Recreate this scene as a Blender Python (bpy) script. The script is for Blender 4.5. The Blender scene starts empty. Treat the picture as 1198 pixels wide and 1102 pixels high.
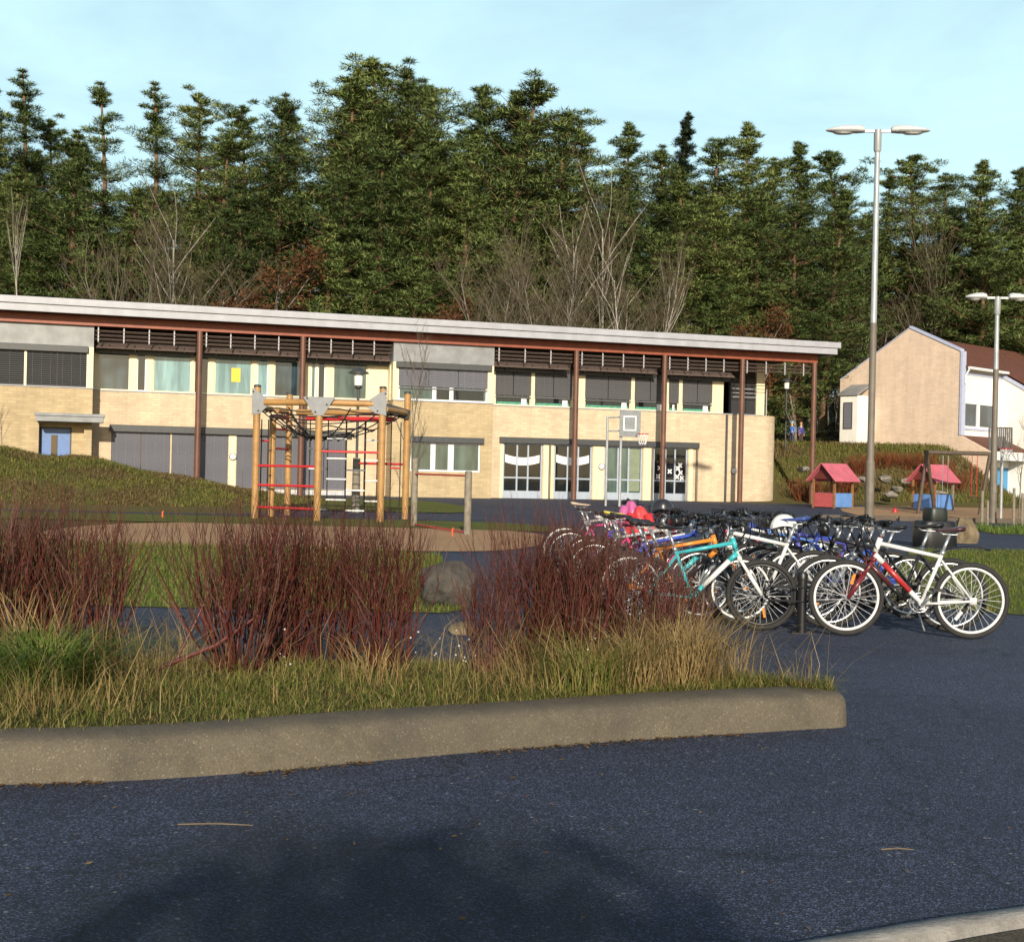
import bpy, math, random
import numpy as np
from mathutils import Vector, Matrix, Euler

random.seed(7)
S = bpy.context.scene
COL = S.collection
R = math.radians

# ------------------------------------------------------------------ camera
F_PX, CAM_H, ROLL = 1500.0, 1.45, 1.3
cam_rot = (Matrix.Rotation(R(90), 3, 'X') @ Matrix.Rotation(R(ROLL), 3, 'Z'))
cd = bpy.data.cameras.new('camera'); cam = bpy.data.objects.new('camera', cd); COL.objects.link(cam)
cam.matrix_world = Matrix.Translation((0, 0, CAM_H)) @ cam_rot.to_4x4()
cd.sensor_width = 36; cd.lens = 36 * F_PX / 1198; cd.clip_end = 3000; cd.clip_start = .05
S.camera = cam

def ray(px, py): return cam_rot @ Vector(((px - 599) / F_PX, (551 - py) / F_PX, -1))
def P(px, py, Y):                     # point at distance Y in front of the camera
    d = ray(px, py); return Vector((0, 0, CAM_H)) + d * (Y / d.y)
def G(px, py, z=0.0):                 # point on level ground z
    d = ray(px, py); t = (z - CAM_H) / d.z; return Vector((0, 0, CAM_H)) + d * t
def XA(px, Y): return P(px, 551, Y).x

# ------------------------------------------------------------------ helpers
def tag(o, label=None, cat=None, group=None, kind=None):
    if label: o['label'] = label
    if cat: o['category'] = cat
    if group: o['group'] = group
    if kind: o['kind'] = kind
    return o
def empty(name, loc=(0, 0, 0), rz=0.0, label=None, cat=None, group=None, scale=None):
    o = bpy.data.objects.new(name, None); COL.objects.link(o)
    o.location = loc; o.rotation_euler = (0, 0, rz); o.empty_display_size = .2
    if scale: o.scale = (scale,) * 3
    return tag(o, label, cat, group)
def link(name, me, parent=None, mats=None):
    o = bpy.data.objects.new(name, me); COL.objects.link(o)
    if parent: o.parent = parent
    if mats:
        for i, m in enumerate(mats):
            o.material_slots[i].link = 'OBJECT'; o.material_slots[i].material = m
    return o
def kids(o): return [c for c in bpy.data.objects if c.parent == o]

class MB:
    def __init__(s): s.v = []; s.f = []; s.m = []; s.mi = 0; s.T = None
    def add(s, vs, fs):
        b = len(s.v)
        if s.T is not None: vs = [s.T @ Vector(v) for v in vs]
        s.v += [tuple(v) for v in vs]; s.f += [tuple(b + i for i in f) for f in fs]; s.m += [s.mi] * len(fs)
        return s
    def box(s, x0, x1, y0, y1, z0, z1):
        return s.add([(x0,y0,z0),(x1,y0,z0),(x1,y1,z0),(x0,y1,z0),(x0,y0,z1),(x1,y0,z1),(x1,y1,z1),(x0,y1,z1)],
                     [(0,3,2,1),(4,5,6,7),(0,1,5,4),(1,2,6,5),(2,3,7,6),(3,0,4,7)])
    def cbox(s, c, d, rx=0, ry=0, rz=0):
        M = Euler((rx, ry, rz)).to_matrix(); c = Vector(c); h = Vector(d) / 2
        vs = [c + M @ Vector((sx*h.x, sy*h.y, sz*h.z)) for sz in (-1,1) for sx, sy in ((-1,-1),(1,-1),(1,1),(-1,1))]
        return s.add(vs, [(0,3,2,1),(4,5,6,7),(0,1,5,4),(1,2,6,5),(2,3,7,6),(3,0,4,7)])
    def tube(s, pts, r, n=8, cap=True, closed=False):
        pts = [Vector(p) for p in pts]
        if not hasattr(r, '__len__'): r = [r] * len(pts)
        N = len(pts); vs = []; fs = []; prev = None
        for i, p in enumerate(pts):
            if closed: t = pts[(i+1) % N] - pts[i-1]
            else: t = pts[min(i+1, N-1)] - pts[max(i-1, 0)]
            if t.length < 1e-9: t = Vector((0,0,1))
            t.normalize()
            if prev is None:
                a = Vector((0,0,1)) if abs(t.z) < .9 else Vector((1,0,0))
                u = t.cross(a).normalized()
            else:
                u = prev - t * prev.dot(t)
                u = u.normalized() if u.length > 1e-6 else t.orthogonal().normalized()
            prev = u; w = t.cross(u)
            for k in range(n):
                a = 2*math.pi*k/n
                vs.append(p + (u*math.cos(a) + w*math.sin(a)) * r[i])
        for i in range(N if closed else N-1):
            j = (i+1) % N
            for k in range(n):
                fs.append((i*n+k, i*n+(k+1)%n, j*n+(k+1)%n, j*n+k))
        if cap and not closed:
            fs.append(tuple(range(n-1, -1, -1))); fs.append(tuple((N-1)*n+k for k in range(n)))
        return s.add(vs, fs)
    def ring(s, c, R_, r, axis='Y', n=40, m=8, sq=1.0, a0=0, a1=2*math.pi):
        full = abs(a1-a0-2*math.pi) < 1e-6
        N = n if full else n+1; vs = []; fs = []
        for i in range(N):
            a = a0+(a1-a0)*i/n
            for k in range(m):
                b = 2*math.pi*k/m; q = R_+r*math.cos(b); h = r*sq*math.sin(b)
                if axis == 'Y': vs.append((c[0]+q*math.cos(a), c[1]+h, c[2]+q*math.sin(a)))
                elif axis == 'Z': vs.append((c[0]+q*math.cos(a), c[1]+q*math.sin(a), c[2]+h))
                else: vs.append((c[0]+h, c[1]+q*math.cos(a), c[2]+q*math.sin(a)))
        for i in range(n):
            j = (i+1) % N
            for k in range(m): fs.append((i*m+k, j*m+k, j*m+(k+1)%m, i*m+(k+1)%m))
        return s.add(vs, fs)
    def lathe(s, prof, c=(0,0,0), n=16, sx=1, sy=1):
        vs = []; fs = []
        for r, z in prof:
            for k in range(n):
                a = 2*math.pi*k/n; vs.append((c[0]+r*sx*math.cos(a), c[1]+r*sy*math.sin(a), c[2]+z))
        for i in range(len(prof)-1):
            for k in range(n): fs.append((i*n+k, i*n+(k+1)%n, (i+1)*n+(k+1)%n, (i+1)*n+k))
        fs.append(tuple(range(n-1,-1,-1))); fs.append(tuple((len(prof)-1)*n+k for k in range(n)))
        return s.add(vs, fs)
    def prism(s, poly, ext):           # poly: list of 3-D points, ext: vector
        e = Vector(ext); n = len(poly); vs = [Vector(p) for p in poly]; vs += [p+e for p in vs]
        fs = [tuple(range(n-1,-1,-1)), tuple(range(n,2*n))] + [(i,(i+1)%n,n+(i+1)%n,n+i) for i in range(n)]
        return s.add(vs, fs)
    def loft(s, secs, cap=True, closed=True):
        n = len(secs[0]); vs = [v for q in secs for v in q]; fs = []
        for i in range(len(secs)-1):
            for k in range(n if closed else n-1): fs.append((i*n+k, i*n+(k+1)%n, (i+1)*n+(k+1)%n, (i+1)*n+k))
        if cap: fs.append(tuple(range(n-1,-1,-1))); fs.append(tuple((len(secs)-1)*n+k for k in range(n)))
        return s.add(vs, fs)
    def mesh(s, name, mats, smooth=False):
        me = bpy.data.meshes.new(name); me.from_pydata(s.v, [], s.f)
        for m in (mats if isinstance(mats, (list, tuple)) else [mats]): me.materials.append(m)
        me.polygons.foreach_set('material_index', s.m)
        if smooth:
            me.polygons.foreach_set('use_smooth', [True]*len(s.f))
        me.update(); return me
    def build(s, name, mats, parent=None, smooth=False, bevel=0, split=None):
        me = s.mesh(name, mats, smooth)
        o = link(name, me, parent)
        if smooth and split is None: split = 40
        if smooth and split:
            md = o.modifiers.new('e', 'EDGE_SPLIT'); md.split_angle = R(split)
        if bevel:
            b = o.modifiers.new('b', 'BEVEL'); b.width = bevel; b.segments = 2; b.limit_method = 'ANGLE'
        return o

def build_each(mb, name, mats, parent=None, **kw):
    """one object for every group of pieces that touch"""
    n = len(mb.v); par = list(range(n))
    def find(a):
        while par[a] != a: par[a] = par[par[a]]; a = par[a]
        return a
    for f in mb.f:
        for i in f[1:]: par[find(i)] = find(f[0])
    comp = {}
    for i in range(n): comp.setdefault(find(i), []).append(i)
    keys = list(comp); bb = [[(min(mb.v[i][k] for i in comp[c])-.006, max(mb.v[i][k] for i in comp[c])+.006) for k in range(3)] for c in keys]
    g = list(range(len(keys)))
    def fg(a):
        while g[a] != a: a = g[a]
        return a
    for a in range(len(keys)):
        for b in range(a):
            if all(bb[a][k][0] <= bb[b][k][1] and bb[b][k][0] <= bb[a][k][1] for k in range(3)): g[fg(a)] = fg(b)
    grp = {find(i): fg(j) for j, c in enumerate(keys) for i in comp[c][:1]}
    out = []
    for h in sorted(set(fg(j) for j in range(len(keys)))):
        q = MB(); mp = {}
        for i in range(n):
            if grp[find(i)] == h: mp[i] = len(q.v); q.v.append(mb.v[i])
        for f, m in zip(mb.f, mb.m):
            if f[0] in mp: q.f.append(tuple(mp[i] for i in f)); q.m.append(m)
        out.append(q.build(name, mats, parent, **kw))
    return out

def np_mesh(name, V, T, mat):
    V = np.asarray(V, dtype=np.float32); T = np.asarray(T, dtype=np.int32)
    me = bpy.data.meshes.new(name); k = T.shape[1]
    me.vertices.add(len(V)); me.vertices.foreach_set('co', V.ravel())
    me.loops.add(T.size); me.loops.foreach_set('vertex_index', T.ravel())
    me.polygons.add(len(T)); me.polygons.foreach_set('loop_start', np.arange(0, T.size, k, dtype=np.int32))
    me.polygons.foreach_set('loop_total', np.full(len(T), k, dtype=np.int32))
    me.update(calc_edges=True); me.validate(); me.materials.append(mat); return me

# ------------------------------------------------------------------ materials
def nodes(name):
    m = bpy.data.materials.new(name); m.use_nodes = True; nt = m.node_tree
    b = nt.nodes['Principled BSDF']; return m, nt, b
def N(nt, t, **kw):
    n = nt.nodes.new(t)
    for k, v in kw.items(): setattr(n, k, v)
    return n
def rgb(c): return (c[0], c[1], c[2], 1)
def mixc(nt, fac, a, b, blend='MIX'):
    n = N(nt, 'ShaderNodeMix', data_type='RGBA', blend_type=blend)
    for s_, v in ((n.inputs['Factor'], fac), (n.inputs['A'], a), (n.inputs['B'], b)):
        if hasattr(v, 'is_output'): nt.links.new(v, s_)
        elif isinstance(v, (int, float)): s_.default_value = v
        else: s_.default_value = rgb(v)
    return n.outputs['Result']
def noise(nt, scale, detail=4, rough=.6, coord='Object', dist=0, vec=None):
    n = N(nt, 'ShaderNodeTexNoise'); n.inputs['Scale'].default_value = scale
    n.inputs['Detail'].default_value = detail; n.inputs['Roughness'].default_value = rough; n.inputs['Distortion'].default_value = dist
    if vec is None:
        tc = N(nt, 'ShaderNodeTexCoord'); vec = tc.outputs[coord]
    nt.links.new(vec, n.inputs['Vector']); return n.outputs['Fac']
def ramp(nt, fac, stops):
    n = N(nt, 'ShaderNodeValToRGB'); el = n.color_ramp.elements
    while len(el) < len(stops): el.new(.5)
    for e, (p, c) in zip(el, stops):
        e.position = p; e.color = rgb(c) if hasattr(c, '__len__') else (c, c, c, 1)
    nt.links.new(fac, n.inputs['Fac']); return n.outputs['Color']
def bumpn(nt, b, h, strength=.3, dist=.02):
    n = N(nt, 'ShaderNodeBump'); n.inputs['Strength'].default_value = strength; n.inputs['Distance'].default_value = dist
    nt.links.new(h, n.inputs['Height']); nt.links.new(n.outputs['Normal'], b.inputs['Normal'])
MATS = {}
def mat(name, c, rough=.6, var=.2, scale=6, metal=0, bump=0, bscale=40, spec=.5, c2=None, coat=0):
    if name in MATS: return MATS[name]
    m, nt, b = nodes(name)
    c2 = c2 or [x*(1-var) for x in c]; c1 = [min(1, x*(1+var*.4)) for x in c]
    f = ramp(nt, noise(nt, scale), [(.32, 0.0), (.68, 1.0)])
    nt.links.new(mixc(nt, f, c2, c1), b.inputs['Base Color'])
    b.inputs['Roughness'].default_value = rough; b.inputs['Metallic'].default_value = metal
    b.inputs['Specular IOR Level'].default_value = spec
    b.inputs['Coat Weight'].default_value = coat
    if bump: bumpn(nt, b, noise(nt, bscale), bump)
    MATS[name] = m; return m
def island_mat(name, cols, rough=.7, spec=.25, trans=.0, objrand=0.0):
    """colour differs from blade to blade / twig to twig"""
    m, nt, b = nodes(name)
    g = N(nt, 'ShaderNodeNewGeometry')
    k = len(cols)
    c = ramp(nt, g.outputs['Random Per Island'], [((i+.5)/k, cc) for i, cc in enumerate(cols)])
    if objrand:
        oi = N(nt, 'ShaderNodeObjectInfo')
        hs = N(nt, 'ShaderNodeHueSaturation'); mr = N(nt, 'ShaderNodeMapRange')
        nt.links.new(oi.outputs['Random'], mr.inputs['Value']); mr.inputs['To Min'].default_value = 1-objrand; mr.inputs['To Max'].default_value = 1+objrand
        nt.links.new(mr.outputs['Result'], hs.inputs['Value'])
        mr2 = N(nt, 'ShaderNodeMapRange'); nt.links.new(oi.outputs['Random'], mr2.inputs['Value'])
        mr2.inputs['To Min'].default_value = .515; mr2.inputs['To Max'].default_value = .485
        nt.links.new(mr2.outputs['Result'], hs.inputs['Hue'])
        nt.links.new(c, hs.inputs['Color']); c = hs.outputs['Color']
    nt.links.new(c, b.inputs['Base Color'])
    b.inputs['Roughness'].default_value = rough; b.inputs['Specular IOR Level'].default_value = spec
    if trans:
        t = N(nt, 'ShaderNodeBsdfTranslucent'); nt.links.new(c, t.inputs['Color'])
        mx = N(nt, 'ShaderNodeMixShader'); mx.inputs[0].default_value = trans
        nt.links.new(b.outputs[0], mx.inputs[1]); nt.links.new(t.outputs[0], mx.inputs[2])
        nt.links.new(mx.outputs[0], nt.nodes['Material Output'].inputs['Surface'])
    MATS[name] = m; return m

def asphalt_mat():
    m, nt, b = nodes('asphalt')
    tc = N(nt, 'ShaderNodeTexCoord'); v = tc.outputs['Object']
    big = ramp(nt, noise(nt, .35, 4, .6, vec=v, dist=.6), [(.38, 0.0), (.62, 1.0)])
    mid = ramp(nt, noise(nt, 3.0, 6, .7, vec=v), [(.3, 0.0), (.7, 1.0)])
    base = mixc(nt, big, (.019, .026, .048), (.032, .041, .069))
    base = mixc(nt, mid, base, mixc(nt, .5, base, (.046, .055, .088)))
    vo = N(nt, 'ShaderNodeTexVoronoi'); vo.inputs['Scale'].default_value = 150; nt.links.new(v, vo.inputs['Vector'])
    # aggregate stones: each cell its own grey
    sep = N(nt, 'ShaderNodeSeparateColor'); nt.links.new(vo.outputs['Color'], sep.inputs[0])
    st = ramp(nt, sep.outputs[0], [(.0, .3), (.6, .9), (.84, 1.8), (1.0, 4.0)])
    base = mixc(nt, 1.0, base, st, 'MULTIPLY')
    vo2 = N(nt, 'ShaderNodeTexVoronoi'); vo2.inputs['Scale'].default_value = 38; nt.links.new(v, vo2.inputs['Vector'])
    sep2 = N(nt, 'ShaderNodeSeparateColor'); nt.links.new(vo2.outputs['Color'], sep2.inputs[0])
    rare = ramp(nt, sep2.outputs[1], [(.972, 0.0), (.978, 1.0)])
    near = ramp(nt, vo2.outputs['Distance'], [(.25, 1.0), (.36, 0.0)])
    base = mixc(nt, mixc(nt, 1.0, rare, near, 'MULTIPLY'), base, (.22, .22, .21))
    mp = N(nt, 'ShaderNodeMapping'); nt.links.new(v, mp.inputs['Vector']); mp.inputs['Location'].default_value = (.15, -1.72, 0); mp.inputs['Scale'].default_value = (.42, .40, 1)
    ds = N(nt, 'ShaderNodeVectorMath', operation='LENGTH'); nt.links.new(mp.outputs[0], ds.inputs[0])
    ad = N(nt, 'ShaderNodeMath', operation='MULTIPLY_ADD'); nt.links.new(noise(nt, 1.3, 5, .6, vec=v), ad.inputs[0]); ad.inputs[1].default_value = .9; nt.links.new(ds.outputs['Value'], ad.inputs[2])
    painted_shade = ramp(nt, ad.outputs[0], [(.75, .50), (1.25, 1.0)])  # foreground shadow on the road, painted into the asphalt colour
    base = mixc(nt, 1.0, base, painted_shade, 'MULTIPLY')
    wv = N(nt, 'ShaderNodeVectorMath', operation='ADD'); nz = N(nt, 'ShaderNodeTexNoise'); nz.inputs['Scale'].default_value = 1.6; nz.inputs['Detail'].default_value = 5; nt.links.new(v, nz.inputs['Vector'])
    nt.links.new(v, wv.inputs[0]); nt.links.new(nz.outputs['Color'], wv.inputs[1])
    ve = N(nt, 'ShaderNodeTexVoronoi', feature='DISTANCE_TO_EDGE'); ve.inputs['Scale'].default_value = .33; nt.links.new(wv.outputs[0], ve.inputs['Vector'])
    base = mixc(nt, 1.0, base, ramp(nt, ve.outputs['Distance'], [(.0, .45), (.006, 1.0)]), 'MULTIPLY')
    nt.links.new(base, b.inputs['Base Color'])
    b.inputs['Roughness'].default_value = .72; b.inputs['Specular IOR Level'].default_value = .4
    bumpn(nt, b, vo.outputs['Distance'], .6, .008)
    return m
def concrete_mat():
    m, nt, b = nodes('kerb_concrete')
    tc = N(nt, 'ShaderNodeTexCoord'); v = tc.outputs['Object']
    f = ramp(nt, noise(nt, 4, 6, .7, vec=v), [(.3, 0.0), (.7, 1.0)])
    c = mixc(nt, f, (.080, .068, .050), (.118, .098, .068))
    c = mixc(nt, ramp(nt, noise(nt, 1.3, 6, .7, vec=v), [(.42, 0.0), (.62, .8)]), c, (.135, .112, .074))
    c = mixc(nt, ramp(nt, noise(nt, 2.7, 7, .75, vec=v, dist=.8), [(.52, 0.0), (.66, .55)]), c, (.055, .05, .035))
    vo = N(nt, 'ShaderNodeTexVoronoi'); vo.inputs['Scale'].default_value = 190; nt.links.new(v, vo.inputs['Vector'])
    sep = N(nt, 'ShaderNodeSeparateColor'); nt.links.new(vo.outputs['Color'], sep.inputs[0])
    st = ramp(nt, sep.outputs[0], [(.0, .78), (.6, 1.0), (.95, 1.08), (1.0, 2.0)])
    c = mixc(nt, 1.0, c, st, 'MULTIPLY')
    nt.links.new(c, b.inputs['Base Color']); b.inputs['Roughness'].default_value = .85
    bumpn(nt, b, noise(nt, 90, 5, vec=v), .5, .006)
    return m
def brick_mat(name, c1, c2, mortar, yaw_axis='x'):
    m, nt, b = nodes(name)
    tc = N(nt, 'ShaderNodeTexCoord'); mp = N(nt, 'ShaderNodeMapping'); nt.links.new(tc.outputs['Object'], mp.inputs['Vector'])
    mp.inputs['Rotation'].default_value = (R(90), 0, 0) if yaw_axis == 'x' else (R(90), 0, R(90))
    br = N(nt, 'ShaderNodeTexBrick'); nt.links.new(mp.outputs[0], br.inputs['Vector'])
    br.inputs['Scale'].default_value = 1; br.inputs['Brick Width'].default_value = .34; br.inputs['Row Height'].default_value = .12
    br.inputs['Mortar Size'].default_value = .016
    br.inputs['Color1'].default_value = rgb(c1); br.inputs['Color2'].default_value = rgb(c2); br.inputs['Mortar'].default_value = rgb(mortar)
    tc2 = N(nt, 'ShaderNodeTexCoord'); mp2 = N(nt, 'ShaderNodeMapping'); nt.links.new(tc2.outputs['Object'], mp2.inputs['Vector']); mp2.inputs['Scale'].default_value = (1.6, 1.6, .25)
    f = mixc(nt, .5, ramp(nt, noise(nt, .8, 6, .65), [(.3, .72), (.7, 1.1)]), ramp(nt, noise(nt, 1.4, 5, .7, vec=mp2.outputs[0]), [(.3, .74), (.65, 1.08)]))
    c = mixc(nt, 1.0, br.outputs['Color'], f, 'MULTIPLY')
    nt.links.new(c, b.inputs['Base Color']); b.inputs['Roughness'].default_value = .85
    bumpn(nt, b, br.outputs['Fac'], -.25, .01)
    return m
def blind_mat(name, c, c2):
    m, nt, b = nodes(name)
    tc = N(nt, 'ShaderNodeTexCoord')
    w = N(nt, 'ShaderNodeTexWave', bands_direction='Z'); w.inputs['Scale'].default_value = 3.6; w.inputs['Distortion'].default_value = 0
    nt.links.new(tc.outputs['Object'], w.inputs['Vector'])
    nt.links.new(mixc(nt, w.outputs['Fac'], c2, c), b.inputs['Base Color'])
    b.inputs['Roughness'].default_value = .5; bumpn(nt, b, w.outputs['Fac'], .5, .02)
    return m
def glass_mat(name, c, rough=.04, c2=None, scale=.7):
    m, nt, b = nodes(name)
    f = ramp(nt, noise(nt, scale, 2), [(.35, 0.0), (.65, 1.0)])
    col = mixc(nt, f, c, c2 or [x*.6 for x in c])
    tcg = N(nt, 'ShaderNodeTexCoord'); mpg = N(nt, 'ShaderNodeMapping'); nt.links.new(tcg.outputs['Object'], mpg.inputs['Vector']); mpg.inputs['Scale'].default_value = (1, 1, .12)
    f3 = ramp(nt, noise(nt, 3.2, 3, .6, vec=mpg.outputs[0]), [(.38, .62), (.62, 1.1)]); nt.links.new(mixc(nt, 1.0, col, f3, 'MULTIPLY'), b.inputs['Base Color'])
    b.inputs['Roughness'].default_value = rough; b.inputs['Specular IOR Level'].default_value = .9
    bumpn(nt, b, noise(nt, .9, 2), .04, .05)
    return m
def ground_mat():
    m, nt, b = nodes('grassy_ground')
    tc = N(nt, 'ShaderNodeTexCoord'); v = tc.outputs['Object']
    f = ramp(nt, noise(nt, .5, 8, .7, vec=v), [(.35, 0.0), (.65, 1.0)])
    f2 = ramp(nt, noise(nt, 2.5, 8, .7, vec=v), [(.35, 0.0), (.65, 1.0)])
    g = mixc(nt, f, (.13, .125, .04), (.10, .11, .035)); g = mixc(nt, f2, g, (.15, .11, .05))
    fl = mixc(nt, f2, (.045, .032, .016), (.075, .05, .022))
    sp = N(nt, 'ShaderNodeSeparateXYZ'); nt.links.new(v, sp.inputs[0])
    mr = N(nt, 'ShaderNodeMapRange'); nt.links.new(sp.outputs['Y'], mr.inputs['Value']); mr.inputs['From Min'].default_value = 74; mr.inputs['From Max'].default_value = 84
    nt.links.new(mixc(nt, mr.outputs['Result'], g, fl), b.inputs['Base Color'])
    b.inputs['Roughness'].default_value = .95; b.inputs['Specular IOR Level'].default_value = .1
    bumpn(nt, b, noise(nt, 14, 8, .7, vec=v), .9, .08)
    return m
def patch_mat(name, a, c, d, scale=3, bump=.6):
    m, nt, b = nodes(name)
    tc = N(nt, 'ShaderNodeTexCoord'); v = tc.outputs['Object']
    f = ramp(nt, noise(nt, scale*.25, 6, .65, vec=v), [(.35, 0.0), (.65, 1.0)]); f2 = ramp(nt, noise(nt, scale*6, 6, .75, vec=v), [(.35, 0.0), (.68, 1.0)])
    nt.links.new(mixc(nt, f2, mixc(nt, f, a, c), d), b.inputs['Base Color'])
    b.inputs['Roughness'].default_value = .95; b.inputs['Specular IOR Level'].default_value = .1
    bumpn(nt, b, noise(nt, scale*10, 6, .7, vec=v), bump, .03)
    return m

M_asphalt = asphalt_mat(); M_kerb = concrete_mat(); M_ground = ground_mat()
M_lawn = patch_mat('lawn_turf', (.08, .12, .022), (.11, .15, .028), (.14, .13, .045), 3)
M_sand = patch_mat('play_sand', (.42, .25, .135), (.33, .195, .105), (.43, .29, .17), 2, .4)
M_soil = patch_mat('bed_soil', (.085, .075, .03), (.11, .105, .035), (.055, .04, .022), 4, .8)
M_gravel = patch_mat('verge_gravel', (.16, .14, .11), (.22, .19, .14), (.09, .075, .055), 10, .9)
M_brick = brick_mat('cream_brick', (.66, .52, .35), (.55, .42, .275), (.50, .42, .31))
M_brickd = brick_mat('ochre_brick', (.52, .395, .22), (.42, .315, .17), (.40, .33, .22))
M_hbrick = brick_mat('tan_brick', (.74, .57, .44), (.66, .50, .37), (.62, .50, .39))
M_cream = mat('cream_paint', (.72, .63, .42), .5, .08)
M_rust = mat('rust_red_timber', (.26, .062, .028), .5, .25, 3)
M_col = mat('brown_column_paint', (.135, .058, .036), .45, .25, 2)
M_soffit = mat('dark_soffit_boards', (.03, .02, .016), .8, .3, 4)
M_fascia = mat('grey_fascia_metal', (.36, .37, .405), .45, .14, 2)
M_zinc = mat('zinc_sheet', (.24, .25, .255), .45, .3, 1.6, spec=.5)
M_dgrey = mat('dark_grey_metal', (.05, .053, .055), .5, .2)
M_louvre = mat('brown_grey_louvre', (.15, .11, .095), .6, .3)
M_bracket = mat('pale_bracket_metal', (.42, .42, .43), .4, .1)
M_blind = blind_mat('grey_venetian_blind', (.19, .19, .22), (.13, .13, .155))
M_blindm = blind_mat('mid_grey_venetian_blind', (.125, .125, .13), (.08, .08, .085))
M_blindd = blind_mat('dark_venetian_blind', (.060, .060, .063), (.03, .03, .034))
M_gdark = glass_mat('dark_window_glass', (.012, .016, .018))
M_gteal = glass_mat('window_glass_over_pale_curtain', (.22, .38, .40), .08, (.15, .28, .30), .5)
M_ggreen = glass_mat('window_glass_over_green_curtain', (.10, .15, .13), .06, (.06, .095, .085), .5)
M_gsky = glass_mat('glass_with_painted_sky', (.05, .085, .11), .03, (.012, .02, .025), .6)  # sky reflection painted into the base colour as blue and dark patches
M_wfr = mat('white_window_frame', (.70, .71, .72), .4, .06)
M_bfr = mat('blue_grey_door_frame', (.36, .41, .48), .4, .1)
M_paper = mat('white_paper', (.78, .78, .76), .7, .06)
M_yellow = mat('yellow_paper', (.75, .52, .05), .6, .08)
M_bluedoor = mat('blue_door_paint', (.10, .19, .42), .4, .12)
M_white = mat('white_wall_paint', (.80, .78, .72), .6, .08, 2)
M_steel = mat('galvanised_steel', (.38, .40, .41), .45, .2, 3, metal=.25)
M_brownpole = mat('brown_pole_coating', (.165, .14, .11), .6, .25, 2)
M_black = mat('black_rubber', (.014, .014, .015), .6, .2, 20)
M_blackpl = mat('black_plastic', (.012, .012, .013), .4, .2, 10)
M_wood = mat('oiled_pine_post', (.40, .22, .075), .5, .25, 4)
M_gwood = mat('weathered_grey_wood', (.23, .20, .15), .75, .3, 8)
M_dwood = mat('dark_brown_wood', (.09, .065, .045), .7, .3, 6)
M_red = mat('red_enamel', (.50, .025, .03), .4, .15)
M_rope = mat('dark_rope', (.02, .018, .016), .9, .2, 30)
M_tiles = mat('brown_roof_tiles', (.135, .048, .028), .8, .35, 3)
M_bluetrim = mat('pale_blue_trim', (.44, .48, .64), .5, .1)
# ------------------------------------------------------------------ world and sun
SUN_EL, SUN_AZ = 20.0, -4.0           # light travels 4 degrees left of straight ahead
W = bpy.data.worlds.new('World'); S.world = W; W.use_nodes = True
nt = W.node_tree; bg = nt.nodes['Background']
sky = N(nt, 'ShaderNodeTexSky', sky_type='NISHITA'); sky.sun_disc = False
sky.sun_elevation = R(SUN_EL)
to_sun = Vector((math.sin(R(-SUN_AZ))*math.cos(R(SUN_EL)), -math.cos(R(SUN_AZ))*math.cos(R(SUN_EL)), math.sin(R(SUN_EL))))
sky.sun_rotation = math.atan2(to_sun.x, to_sun.y)
sky.air_density = 1.0; sky.dust_density = 1.0; sky.ozone_density = 1.2; sky.altitude = 50
# thin bright veil of high cloud over the clear sky
tc = N(nt, 'ShaderNodeTexCoord'); mp = N(nt, 'ShaderNodeMapping'); nt.links.new(tc.outputs['Generated'], mp.inputs['Vector']); mp.inputs['Scale'].default_value = (1, 1, 3.5)
cf = ramp(nt, noise(nt, 2.2, 6, .6, vec=mp.outputs[0], dist=.4), [(.36, .58), (.66, 1.0)])
sx = N(nt, 'ShaderNodeSeparateXYZ'); nt.links.new(tc.outputs['Generated'], sx.inputs[0])
band = ramp(nt, sx.outputs['Z'], [(.30, 1.0), (.6, .05)])
fwd = ramp(nt, sx.outputs['Y'], [(.05, .08), (.6, 1.0)])      # veil shaped to the sky ahead, so it adds little fill light
band = mixc(nt, 1.0, band, fwd, 'MULTIPLY')
veil = mixc(nt, mixc(nt, 1.0, cf, band, 'MULTIPLY'), sky.outputs['Color'], (6.7, 9.9, 10.6))
nt.links.new(veil, bg.inputs['Color']); bg.inputs['Strength'].default_value = .10
sl = bpy.data.lights.new('sun', 'SUN'); so = bpy.data.objects.new('sun', sl); COL.objects.link(so)
sl.energy = 5.0; sl.angle = R(.5); sl.color = (1, .90, .74)
so.rotation_euler = to_sun.to_track_quat('Z', 'Y').to_euler(); so.location = (0, -20, 40)
S.view_settings.view_transform = 'Standard'; S.view_settings.look = 'None'
S.view_settings.exposure = .15; S.view_settings.gamma = 1; S.view_settings.use_curve_mapping = False

# ------------------------------------------------------------------ terrain
def sst(t): t = max(0, min(1, t)); return t*t*(3-2*t)
def ground_z(x, y):
    z = .2 * sst((y-40)/14)
    zx = max(0, min(1, (-7.0-x)/10.5)); zx = 1.9 * (zx if zx < .8 else .8+.2*sst((zx-.8)/.4))
    k = min(1, abs(y-45)/8.2)
    if y < 60: z += zx * (.5+.5*math.cos(math.pi*k)) * (1+.05*math.sin(x*1.7+y)) * (1 if x > -30 else max(0, 1-(-30-x)/10))
    if y > 60:
        z += (3.1*sst((y-62)/10.5)) * (1-sst((x-24.0)/3.5))
        z += (3.1*sst((x-24.0)/3.5)) * sst((y-84)/12)
        z += 7.5*sst((y-78)/70) + max(0, y-140)*.02
    return z
def axis(a, b, fine0, fine1, fs, cs):
    out = []; v = a
    while v < b: out.append(v); v += fs if fine0 <= v < fine1 else cs
    return out+[b]
xs = axis(-500, 500, -60, 60, 1.0, 20); ys = axis(-100, 900, -20, 130, 1.0, 20)
gm = MB()
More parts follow.
